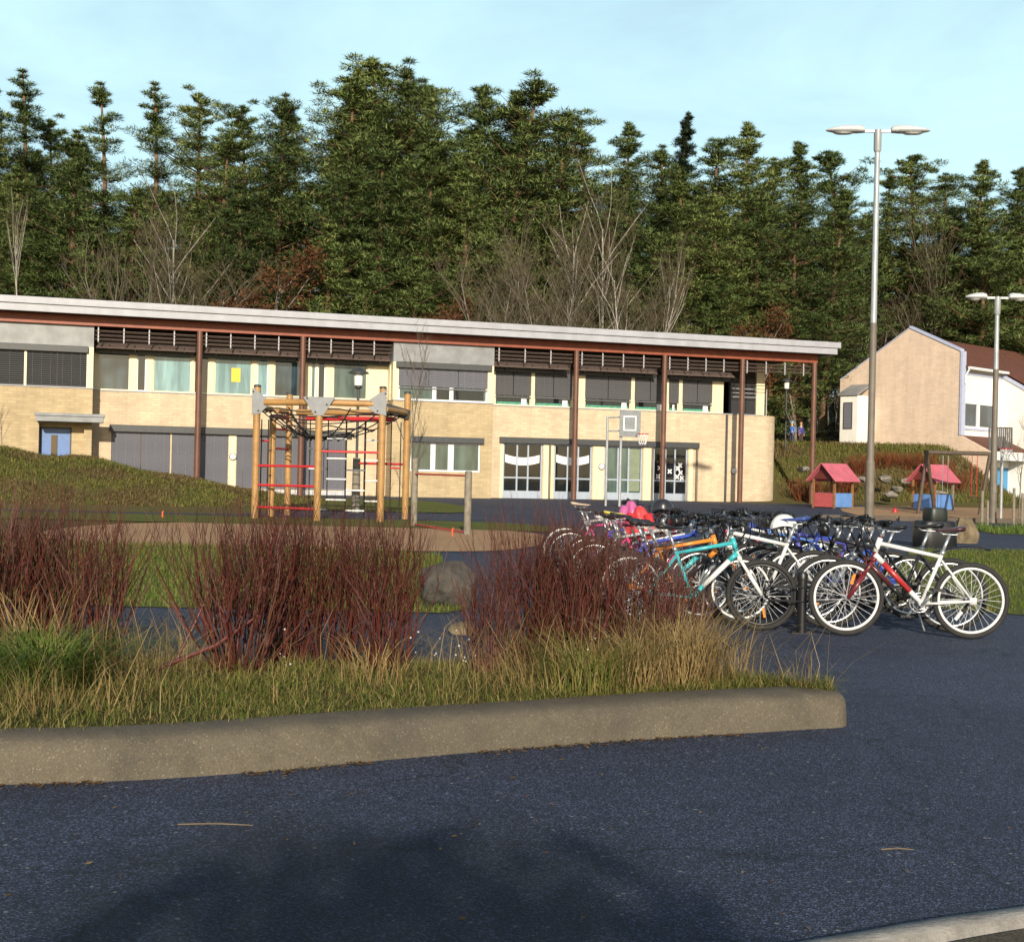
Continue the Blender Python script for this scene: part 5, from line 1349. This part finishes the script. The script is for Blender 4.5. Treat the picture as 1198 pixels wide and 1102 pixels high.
# green tuft at the left and white berries
def tuft(px, Y, n, L, mat_, label, wd=(.004,.008), rad=.16, seed=1, lean=.9):
    r_ = np.random.default_rng(seed); x = XA(px, Y); z = bed_z(x, Y) or .02
    a = r_.uniform(0, 6.28, n); q = rad*r_.uniform(0, 1, n)**.5
    pts = np.stack([x+q*np.cos(a), Y+q*np.sin(a)*.7, np.full(n, z-.02)], 1)
    o = blades('grass_tuft', pts, r_.uniform(.45, 1, n)*L, r_.uniform(wd[0], wd[1], n), mat_, seed, lean)
    del o['kind']; tag(o, label, 'grass tuft')
tuft(58, 7.0, 800, .58, M_ggrn, 'big bright green grass tuft at the left in front of the hedge', rad=.24, seed=21, lean=1.5, wd=(.005,.010))
tuft(40, 7.5, 90, .80, M_gdry, 'tall straw-coloured tuft standing behind the bright green tuft at the left', rad=.2, seed=22, lean=.5)
tuft(805, 7.75, 330, .62, M_gdry, 'tall dry straw tuft at the right end of the hedge', rad=.22, seed=24, lean=.6)
tuft(750, 7.6, 200, .52, M_gdry, 'dry straw tuft left of the tallest straw at the right end of the hedge', rad=.22, seed=25, lean=.6)
tuft(868, 8.0, 46, .50, M_gdry, 'few broken dry stalks on the kerb end in front of the bikes', rad=.12, seed=26, lean=1.3)
tuft(440, 7.5, 90, .42, M_gdry, 'sparse straw tuft below the middle of the hedge', rad=.25, seed=27, lean=.8)
tuft(690, 7.5, 500, .46, M_gmix, 'mixed green and brown tuft below the far bicycles', rad=.3, seed=28, lean=.8)
M_berry = mat('white_berries', (.55,.50,.46), .4, .1)
m = MB(); rr = random.Random(4)
for (px, n) in ((330,5),(505,6),(545,8),(700,2)):
    for _ in range(n):
        Y = rr.uniform(7.4, 7.9); x = XA(px+rr.gauss(0,12), Y); z = (bed_z(x, Y) or .1)+rr.uniform(.04, .3); r_ = rr.uniform(.004, .007)
        m.lathe([(0,-r_),(r_*.8,-r_*.6),(r_,0),(r_*.8,r_*.6),(0,r_)], (x, Y, z), 6)
tag(m.build('white_berries', M_berry, smooth=True), kind='stuff')

# ------------------------------------------------------------------ trees
M_needle = island_mat('pine_needles', [(.105,.165,.046),(.150,.215,.058),(.20,.25,.070),(.125,.188,.056),(.23,.27,.085)], .6, .25, .06, objrand=.34)
M_needled = island_mat('dark_spruce_needles', [(.025,.040,.016),(.04,.058,.02),(.03,.05,.02)], .6, .25, .1, objrand=.15)
M_pbark = mat('pine_bark', (.20,.105,.055), .9, .5, 3, c2=(.085,.055,.04)); M_gbark = mat('grey_bark', (.185,.16,.125), .9, .5, 3)
M_birch = mat('birch_bark', (.38,.35,.30), .8, .5, 4, c2=(.17,.15,.12)); M_bud = island_mat('bare_twigs', [(.095,.078,.045),(.13,.105,.065),(.08,.062,.04),(.155,.13,.08)], .85, .1)
M_beech = island_mat('withered_beech_leaves', [(.11,.048,.022),(.15,.068,.03),(.085,.04,.02)], .8, .1, .2)
def pine_meshes(seed, H, cb, spread, kind):
    r_ = np.random.default_rng(seed); mb = MB()
    bend = r_.normal(0, .25, 2); ph = r_.uniform(0, 6)
    def tp(z): t = z/H; return np.array([bend[0]*t*t*2+.12*math.sin(t*5+ph), bend[1]*t*t*2, z])
    n = 14; mb.tube([tp(H*i/n) for i in range(n+1)], [.24*(1-.93*(i/n))+.015 for i in range(n+1)], 7)
    C = []; CR = []
    z = cb*H
    while z < H*.985:
        t = (z-cb*H)/(H*(1-cb))
        if kind == 'spruce': rad = spread*(1-t)**.9+.12
        elif kind == 'cone': rad = spread*(1-t**1.5)**.95*(.66+.34*min(1, t*4))*(1+.16*math.sin(z*2.1+ph))+.08
        elif kind == 'round': rad = (1+.2*math.sin(z*1.7+ph))*spread*max(0, 1-(max(0, t-.15)/.85)**1.7)**.8*(.55+.45*min(1, t*3))+.10
        else: rad = spread*(1-t**1.1)*(.5+.5*r_.uniform())*(.5+.5*min(1, t*3))+.15
        nb = int(r_.integers(5, 8)) if kind != 'sparse' else int(r_.integers(2, 5)); a0 = r_.uniform(0, 6.28)
        for b in range(nb):
            az = a0+6.283*b/nb+r_.normal(0, .35); L = rad*r_.uniform(.5, 1.22); zb = min(H*.985, max(cb*H*.9, z+r_.normal(0, .42)))
            sl = r_.normal(.06+.5*t, .20) if kind != 'spruce' else r_.normal(-.15+.4*t, .08)
            d = np.array([math.cos(az), math.sin(az), 0]); p0 = tp(zb)
            f = lambda s: p0+d*L*s+np.array([0, 0, L*(sl*s+.16*s*s)])
            mb.tube([f(s) for s in (0, .45, .9)], [.015+.018*L, .012+.01*L, .01], 4, cap=False)
            k = max(2, int(L*1.5))
            for s in np.linspace(.34 if kind != 'spruce' else .15, 1.0, k):
                side = np.array([-d[1], d[0], 0])*r_.normal(0, .16)*L*s
                C.append(f(s)+side+np.array([0, 0, r_.normal(.05, .08)])); CR.append(r_.uniform(.40, .80)*(.72+.28*s)*(.32+.68*min(1, (1-t)*2.4)))
        z += r_.uniform(.55, .85)*(1 if kind != 'spruce' else .75)
    C.append(tp(H)); CR.append(.16); C.append(tp(H*.985)); CR.append(.22)
    C = np.array(C); CR = np.array(CR); M = 130; n = len(C)
    off = r_.normal(0, 1, (n, M, 3)); off /= np.linalg.norm(off, axis=2, keepdims=True); off *= r_.uniform(.2, 1, (n, M, 1))**.6
    base = C[:, None, :]+off*CR[:, None, None]*np.array([1, 1, .52])
    d = off*np.array([1, 1, .5])+r_.normal(0, .45, (n, M, 3))+np.array([0, 0, .45]); d /= np.linalg.norm(d, axis=2, keepdims=True)
    L = r_.uniform(.12, .27, (n, M, 1)); w = np.cross(d, r_.normal(0, 1, (n, M, 3))); w /= np.linalg.norm(w, axis=2, keepdims=True); w *= r_.uniform(.010, .021, (n, M, 1))
    V = np.stack([base-d*L*.4, base+w, base+d*L, base-w], 2).reshape(-1, 3)
    T = np.arange(len(V)).reshape(-1, 4)
    nv = (off*np.array([1, 1, 1.3])+np.array([0, 0, .35])); nv = nv/np.linalg.norm(nv, axis=2, keepdims=True)+r_.normal(0, .38, (n, M, 3)); nv /= np.linalg.norm(nv, axis=2, keepdims=True)
    crown = np_mesh('pine_crown', V, T, M_needle if kind != 'spruce' else M_needled)
    crown.polygons.foreach_set('use_smooth', [True]*len(T)); crown.normals_split_custom_set_from_vertices(np.repeat(nv.reshape(-1, 3), 4, axis=0).tolist())
    return mb.mesh('pine_trunk', M_pbark if kind != 'spruce' else M_gbark, True), crown
PROT = [pine_meshes(1, 20, .18, 3.0, 'cone'), pine_meshes(2, 22, .38, 2.7, 'cone'), pine_meshes(3, 20, .30, 2.9, 'round'), pine_meshes(4, 22, .48, 2.5, 'round'),
        pine_meshes(5, 22, .42, 2.3, 'sparse'), pine_meshes(6, 21, .10, 2.4, 'spruce'), pine_meshes(7, 14, .10, 2.6, 'cone'), pine_meshes(8, 21, .25, 3.1, 'cone'), pine_meshes(9, 22, .34, 3.0, 'round'), pine_meshes(10, 21, .28, 2.7, 'cone'), pine_meshes(12, 22, .40, 2.6, 'sparse')]
PH = [20, 22, 20, 22, 22, 21, 14, 21, 22, 21, 22]
ALT = {2: (2, 8), 3: (3, 8), 0: (0, 9), 1: (1, 9), 4: (4, 10), 7: (7, 9, 8)}; CNT = [0]
def pine(px, py, Y, k, label, group, wide=1.0):
    CNT[0] += 1
    if k in ALT: k = ALT[k][CNT[0] % len(ALT[k])]
    p = at(px-(551-py)*.012, Y); h = zpx(px, py, Y)-p.z; s = h/PH[k]
    r = empty('pine_tree' if k != 5 else 'spruce_tree', p-Vector((0,0,.2)), random.uniform(0, 6.28), label, 'tree', group)
    r.scale = (s**.6*wide, s**.6*wide, s)
    link('trunk', PROT[k][0], r); link('crown', PROT[k][1], r)
GF = 'pines of the forest edge'
L1 = "pine whose top stands against the sky, "
tops = [(0,104,84,0,'tall dark pine cut by the left edge of the picture'),(36,86,86,4,'tall thin-topped pine near the left edge rising highest above the left roof'),
 (62,140,90,2,'broad pine right of the thin-topped one near the left edge'),(86,148,80,0,'big bright green full-crowned pine above the left windows of the school'),
 (126,98,88,4,'slender gappy pine with a bare lower stem standing alone against the sky at the left'),(186,101,88,4,'tall loose-crowned pine above the first column, left of its twin'),
 (230,106,90,3,'tall round-headed pine right of the loose-crowned one'),(256,150,84,7,'lower full pine in front of the round-headed one above the first column'),
 (287,124,90,2,'round pine between the two gaps of sky left of centre'),(322,108,86,1,'dark pointed pine above the second column'),
 (348,128,94,4,'pine with a long side branch reaching left of the sky gap above the second column'),(400,92,86,3,'left shoulder pine of the tallest clump at the centre'),
 (424,86,90,1,'second pine from the left in the tallest central clump'),(452,84,92,2,'third pine from the left in the tallest central clump'),
 (482,79,88,3,'highest pine of the whole forest, at the centre of the tallest clump'),(512,90,92,2,'pine just right of the highest one'),
 (542,96,88,1,'pine with a wide bright top right of the central clump'),(575,98,86,2,'broad-topped pine above the zinc panel bay of the school'),
 (606,112,88,7,'pine descending right of the broad-topped one'),(645,118,86,2,'bushy pine above the bare thicket at the middle'),
 (668,134,92,4,'thin greyish pine behind the bushy one at the middle'),(692,140,92,4,'thin pine left of the pale pointed one'),
 (730,147,96,0,'pale pointed pine in the dip of the tree line right of centre'),(768,170,86,1,'pine filling the dip left of the dark spruce'),
 (787,127,92,5,'dark spruce with a pointed black-green top right of centre'),(829,162,90,7,'pine just right of the dark spruce'),
 (869,147,86,0,'broad full pine with the highest top in the right half'),(906,182,88,1,'pine above the right end of the school roof'),
 (940,168,90,0,'pointed dark pine left of the tall lamp post'),(1001,170,92,2,'dark pine directly behind the tall lamp heads'),
 (1040,196,94,4,'loose pine right of the tall lamp post'),(1072,180,92,3,'flat-topped gappy pine above the peak of the brick house'),
 (1100,200,96,2,'pine behind the flat-topped one above the brick house'),(1132,190,88,7,'full pine above the red-brown roof'),
 (1174,196,90,1,'pine with a small pointed top near the right edge'),(1198,206,88,2,'pine cut by the right edge of the picture')]
for (px, py, Y, k, lab) in tops: pine(px, py, Y, k, lab, GF, (1.75 if 395 < px < 660 else 1.5) if k != 5 else 1.0)
lower = [(22,190,80,7,'lower full pine near the left edge below the thin-topped one'),(150,220,82,7,'lower pine between the slender pine and the bare birch at the left'),
 (284,210,80,0,'lower pine with hanging boughs above the third louvre of the school'),(392,190,79,7,'lower bright pine left in front of the central clump'),
 (440,160,81,1,'bright pine with a bare red trunk low in front of the central clump'),(494,150,80,0,'bright full pine in front of the highest pine'),
 (548,180,80,7,'lower pine above the zinc panel bay'),(424,285,77,6,'small young pine behind the roof left of centre'),(380,262,77,6,'small bushy young pine behind the roof below the left shoulder pine'),
 (482,300,76,6,'small young pine half hidden by the roof at the centre'),(610,215,86,1,'lower pine behind the left part of the bare thicket'),(700,235,84,7,'lower pine behind the birch trunks right of centre'),
 (760,215,82,7,'lower full pine right of the birch trunks'),(800,200,80,0,'bright full pine in front of the dark spruce'),(845,230,79,7,'lower full pine above the last louvres of the school'),
 (886,215,80,0,'lower pine above the right third of the school roof'),(928,240,80,7,'lower pine left of the tall lamp post'),(965,225,82,7,'lower wide pine behind the tall lamp pole'),
 (832,320,77,6,'small pine behind the roof above the fifth column'),(900,330,77,6,'small pine behind the right end of the roof'),
 (1020,270,100,1,'lower pine right behind the tall lamp pole'),(1110,240,92,0,'lower full pine above the house roof ridge'),(1152,262,86,7,'lower pine left of the shorter lamp post'),(1190,280,86,6,'low pine right of the shorter lamp post'),
 (110,255,78,6,'low bushy pine behind the roof above the blue entrance door'),(45,270,79,6,'low pine behind the left end of the roof beside the white birch stem')]
for (px, py, Y, k, lab) in lower: pine(px, py, Y, k, lab, GF, 1.5)
rr = random.Random(11)
for i in range(52):
    px = -156+i*29+rr.uniform(-10, 10); base = np.interp(px, [0,120,250,330,420,490,580,700,740,860,960,1060,1198], [150,170,150,165,125,110,130,190,210,185,215,225,235])
    pine(px, base+rr.uniform(15, 75), rr.uniform(98, 122), rr.choice((0,1,2,3,7,2)), 'dark pine deep in the forest behind the front rows', 'pines deep in the forest', 1.5)

def bare_tree(seed, H, trunk_r, m_bark, levels=4, stems=1, spread=.5, up=.35, leaves=None, twig=True, first=.3):
    rr = random.Random(seed); mb = MB(); tips = []
    def grow(p, d, L, r, lv):
        n = 4; pts = [p]; rad = [r]; q = p.copy(); v = d.copy()
        for i in range(n):
            v = (v+Vector((rr.gauss(0,.10), rr.gauss(0,.10), up*.16))).normalized(); q = q+v*(L/n); pts.append(q.copy()); rad.append(max(.006, r*(1-.6*(i+1)/n)))
        mb.mi = 0 if lv < 2 or not twig else 1
        mb.tube(pts, rad, 6 if lv == 0 else (4 if lv == 1 else 3), cap=False)
        if lv >= 2: tips.extend(pts[2:])
        if lv < levels:
            k = {0: 11, 1: 6, 2: 5, 3: 4}[lv]
            for j in range(k):
                t = first+(1-first)*(j+rr.random())/k if lv == 0 else .2+.8*rr.random(); i = min(n-1, int(t*n)); b = pts[i].lerp(pts[i+1], t*n-i)
                a = rr.uniform(0, 6.28); side = Vector((math.cos(a), math.sin(a), 0)); dd = (v*.75+side*spread*rr.uniform(.7, 1.5)+Vector((0,0,up))).normalized()
                grow(b, dd, L*rr.uniform(.36,.56)*(1.15-.45*t), max(.008, rad[i]*.5), lv+1)
    for s in range(stems):
        a = 6.28*s/stems+rr.random(); o = 0 if stems == 1 else .35
        grow(Vector((math.cos(a)*o, math.sin(a)*o, -.2)), Vector((math.cos(a)*o*.7, math.sin(a)*o*.7, 1)).normalized(), H*(.78 if stems == 1 else rr.uniform(.6,.8)), trunk_r, 0)
    me = mb.mesh('bare_tree_branches', [m_bark, M_bud if twig else m_bark], True)
    lm = None
    if leaves:
        r2 = np.random.default_rng(seed); Pn = np.array([tuple(t) for t in tips]); Pn = Pn[r2.integers(0, len(Pn), leaves)]+r2.normal(0, .18, (leaves, 3))
        d = r2.normal(0, 1, (leaves, 3)); d /= np.linalg.norm(d, axis=1, keepdims=True); w = np.cross(d, r2.normal(0, 1, (leaves, 3))); w /= np.linalg.norm(w, axis=1, keepdims=True)
        V = np.stack([Pn-d*.09, Pn+w*.05, Pn+d*.09, Pn-w*.05], 1).reshape(-1, 3); lm = np_mesh('withered_leaves', V, np.arange(len(V)).reshape(-1, 4), M_beech)
    return me, lm
BT = {'birch': bare_tree(1, 11, .095, M_birch, 3, 1, .75, .35, first=.45), 'birch2': bare_tree(2, 11, .085, M_birch, 3, 2, .5, .5, first=.5), 'thicket': bare_tree(3, 9, .06, M_gbark, 3, 4, .7, .3),
      'thicket2': bare_tree(4, 8, .055, M_gbark, 3, 5, .9, .18), 'beech': bare_tree(5, 8, .12, M_gbark, 3, 1, .8, .25, leaves=2600, first=.15), 'sapling': bare_tree(6, 7, .05, M_gbark, 2, 1, .6, .5, first=.32)}
BT['stem'] = bare_tree(9, 11, .07, M_birch, 2, 1, .35, .9, first=.72)
BH = {'stem': 11, 'birch': 11, 'birch2': 11, 'thicket': 9, 'thicket2': 8, 'beech': 8, 'sapling': 7}
def btree(px, py, Y, k, label, name='bare_tree', wide=1.0, rz=None, lift=0):
    p = at(px, Y); s = (zpx(px, py, Y)-p.z)/BH[k]; r = empty(name, p, random.uniform(0, 6) if rz is None else rz, label, 'tree', 'leafless trees behind the school' if Y > 65 else None)
    r.scale = (s*wide, s*wide, s); link('branches', BT[k][0], r)
    if BT[k][1]: link('leaves', BT[k][1], r)
for a in ((200,212,73,'birch','pale forked leafless birch above the first column of the school'),(16,225,74,'stem','thin white birch stem at the left edge above the roof'),
          (668,225,73,'birch','tall white birch right of the bare thicket behind the roof'),(735,272,72,'birch2','short white birch trunk leaning above the roof right of centre'),
          (700,190,80,'birch','thin pale birch standing among the pines right of centre')): btree(a[0], a[1], a[2], a[3], a[4], 'birch_tree', .8)
for a in ((138,236,72,'thicket','grey leafless thicket left of the pale forked birch'),(222,236,72,'thicket2','rounded leafless bush tree right around the pale forked birch'),
          (575,246,73,'thicket','left end of the big leafless thicket above the middle of the roof'),(615,236,74,'thicket2','highest part of the big leafless thicket above the middle of the roof'),(645,256,72,'thicket','leafless thicket just left of the tall white birch'),
          (710,276,72,'thicket2','leafless thicket around the foot of the short white birch'),(755,296,73,'thicket','low leafless thicket right of the short white birch'),
          (1055,245,94,'thicket','tall leafless brown tree above the left slope of the house roof'),(1095,250,90,'thicket','tall leafless tree above the ridge of the brick house'),(1010,290,92,'thicket2','leafless brush left of the tall lamp pole behind the bank'),
          (965,350,90,'thicket2','leafless brush between the school roof end and the brick house')): btree(*a, wide=.8)
for a in ((315,265,73,'beech','rust-brown leafed beech above the second column'),(300,318,71,'beech','low rust-brown leafed bush left of the rust-brown beech'),(520,330,72,'beech','small rust-brown bush behind the roof right of the young pines'),
          (870,345,73,'beech','rust-brown undergrowth tree behind the right part of the roof'),(930,395,76,'beech','rust-brown bush under the right end of the roof'),(985,380,92,'beech','rust-brown bush left above the brick house')): btree(*a, name='beech_tree')
btree(474, 372, 50, 'sapling', 'young leafless tree in front of the zinc panel bay of the school', wide=.85, rz=1.0)
btree(1193, 455, 44, 'sapling', 'young leafless tree beside the stakes at the right edge', wide=.8, rz=2.0)
btree(3, 468, 47, 'sapling', 'young leafless tree on the mound at the left edge', wide=1.0, rz=4.0)
# dark small spruces and rust shrubs seen through the open corner
for (px, py, Y, lab) in ((905,425,78,'small dark spruce seen through the open corner of the school'),(948,410,80,'small dark spruce left of the end column'),(990,400,90,'small dark spruce behind the white annex')): pine(px, py, Y, 5, lab, 'small spruces on the bank', 1.1)
BS = [shrub_mesh(70+i, 60, 1.0, .9, .012, 'twigs', M_twigo, .35) for i in range(2)]
for i, (px, py, Y, lab) in enumerate(((945,556,63,'rust-brown shrub at the bank foot left of the end column'),(966,562,62.5,'rust-brown shrub behind the red-panelled playhouse'),(1005,530,67,'rust-brown shrub on the bank left of the tall lamp pole'),(1032,526,68,'rust-brown shrub on the bank right behind the tall lamp pole'),(1058,527,68,'rust-brown shrub below the middle of the brick gable'),(1082,527,67.5,'rust-brown shrub below the right half of the brick gable'),(1102,536,66.5,'rust-brown shrub on the bank above the blue-panelled playhouse'),(1120,548,65.5,'rust-brown shrub at the right end of the bank'),(990,548,64.5,'low rust-brown shrub above the stones left of the lamp pole'),(1075,548,65,'low rust-brown shrub above the stones behind the blue-panelled playhouse'))):
    x = XA(px, Y); z = ground_z(x, Y); h = max(.9, zpx(px, py, Y)-z); o = link('rust_shrub', BS[i % 2]); o.location = (x, Y, z-.05); o.rotation_euler = (0, 0, i*2.1); o.scale = (1.25*max(1, h*.8), 1.2, h*1.05); tag(o, lab, 'shrub', 'rust-brown shrubs on the bank')

# ------------------------------------------------------------------ two children on the bank
M_skin = mat('skin', (.55,.32,.24), .5, .1)
def skin_mesh(name, chain, m_, parent, sub=1):
    """chain: list of (point, radius, parent index)"""
    me = bpy.data.meshes.new(name); me.from_pydata([c[0] for c in chain], [(c[2], i) for i, c in enumerate(chain) if c[2] is not None], []); me.materials.append(m_)
    o = link(name, me, parent); md = o.modifiers.new('s', 'SKIN')
    for i, c in enumerate(chain): me.skin_vertices[0].data[i].radius = (c[1], c[1]*(c[3] if len(c) > 3 else 1))
    me.skin_vertices[0].data[0].use_root = True; md.use_smooth_shade = True
    s = o.modifiers.new('d', 'SUBSURF'); s.levels = sub; s.render_levels = sub; return o
def child(px, Y, rz, jacket, trousers, hair, label, hood=None):
    p = at(px, Y); r = empty('person', p, rz, label, 'person', 'children on the bank'); r.scale = (.74,)*3
    body = [((0,0,.92),.13,None),((0,0,1.12),.13,0),((0,0,1.34),.14,1),((0,0,1.46),.06,2),((0,-.01,1.56),.085,3),((0,-.01,1.70),.10,4),((0,-.005,1.79),.06,5)]
    def arm(b, s):
        i = len(b); b += [((.17*s,0,1.38),.06,2),((.24*s,.02,1.12),.045,i),((.23*s,-.07,.88),.035,i+1),((.23*s,-.09,.80),.03,i+2),((.225*s,-.10,.74),.018,i+3),((.245*s,-.115,.76),.012,i+3)]
    def leg(b, s):
        i = len(b); b += [((.09*s,0,.86),.09,0),((.10*s,-.02,.48),.062,i),((.10*s,.01,.09),.042,i+1),((.10*s,-.13,.045),.032,i+2)]
    b = list(body)
    for s in (1,-1): arm(b, s); leg(b, s)
    o = skin_mesh('body', b, M_skin, r, 1)
    b = [((0,0,.80),.165,None),((0,0,1.12),.165,0),((0,0,1.36),.165,1),((0,0,1.45),.08,2)]
    for s in (1,-1): i = len(b); b += [((.18*s,0,1.38),.08,2),((.25*s,.02,1.12),.068,i),((.24*s,-.07,.87),.055,i+1)]
    skin_mesh('jacket', b, jacket, r, 1)
    b = [((0,0,.93),.15,None)]
    for s in (1,-1): i = len(b); b += [((.095*s,0,.84),.105,0),((.10*s,-.02,.48),.08,i),((.10*s,.01,.10),.065,i+1)]
    skin_mesh('trousers', b, trousers, r, 1)
    for s in (1,-1):
        m = MB(); m.lathe([(.06,0),(.07,.03),(.06,.09),(.04,.1)], (.10*s,-.04,0), 12, sx=.8, sy=1.6); m.build('shoe', M_blackpl, r, smooth=True)
    m = MB()
    m.lathe([(.108,-.02),(.115,.05),(.09,.11),(.03,.135),(0,.138)], (0,.015,1.70), 16, sy=1.05); m.build('hat' if hood else 'hair', hood or hair, r, smooth=True)
    for s in (1,-1):
        m = MB(); m.lathe([(0,-.012),(.012,0),(0,.012)], (.035*s,-.105,1.70), 8); m.build('eye', M_blackpl, r)
    m = MB(); m.tube([(0,-.10,1.69),(0,-.125,1.655),(0,-.10,1.65)], [.010,.016,.010], 6); m.build('nose', M_skin, r)
    m = MB(); m.tube([(-.03,-.098,1.615),(0,-.107,1.612),(.03,-.098,1.615)], .007, 5); m.build('mouth', mat('lips', (.40,.13,.12), .5, .1), r)
child(936, 74, R(20), paint((.035,.035,.20), .7), paint((.06,.03,.03), .7), mat('ginger_hair', (.42,.19,.10), .6, .2), 'child in a navy blue jacket with fair reddish hair standing on the grassy bank')
child(925.5, 73, R(-60), paint((.06,.17,.50), .7), paint((.03,.04,.09), .7), None, 'child in a bright blue jacket and pale blue hat beside the corner of the school', paint((.15,.40,.62), .7))
S.cycles.max_bounces = 6
S.cycles.transparent_max_bounces = 6

# ------------------------------------------------------------------ the bush behind the photographer: its shadow falls across the front of the road
M_bushleaf = island_mat('evergreen_leaves', [(.03,.05,.015),(.045,.07,.02),(.06,.085,.03)], .5, .4, .1)
bs = empty('evergreen_bush', (.4, -9.0, 0), 0, 'dense dark evergreen bush whose round shadow falls on the road at the bottom', 'shrub')
r_ = np.random.default_rng(77); n_ = 26000
d_ = r_.normal(0, 1, (n_, 3)); d_ /= np.linalg.norm(d_, axis=1, keepdims=True); q_ = r_.uniform(.2, 1.05, (n_, 1))**.7
lump = 1+.06*np.sin(d_[:, :1]*5)+.05*np.cos(d_[:, 2:]*7+d_[:, :1]*4)
P0 = d_*q_*lump*np.array([2.5, 1.6, 2.55])+np.array([0, 0, 2.35])
dd_ = r_.normal(0, 1, (n_, 3)); dd_ /= np.linalg.norm(dd_, axis=1, keepdims=True); w_ = np.cross(dd_, r_.normal(0, 1, (n_, 3))); w_ /= np.linalg.norm(w_, axis=1, keepdims=True)
V_ = np.stack([P0-dd_*.08, P0+w_*.05, P0+dd_*.08, P0-w_*.05], 1).reshape(-1, 3)
link('foliage', np_mesh('bush_foliage', V_, np.arange(len(V_)).reshape(-1, 4), M_bushleaf), bs)
m = MB(); 
for k in range(6): a = k*1.05; m.tube([(0,0,-.1), (.1*math.cos(a),.1*math.sin(a),.5), (.7*math.cos(a),.5*math.sin(a),1.7)], [.05,.04,.015], 6)
m.build('branches', M_gbark, bs, smooth=True)
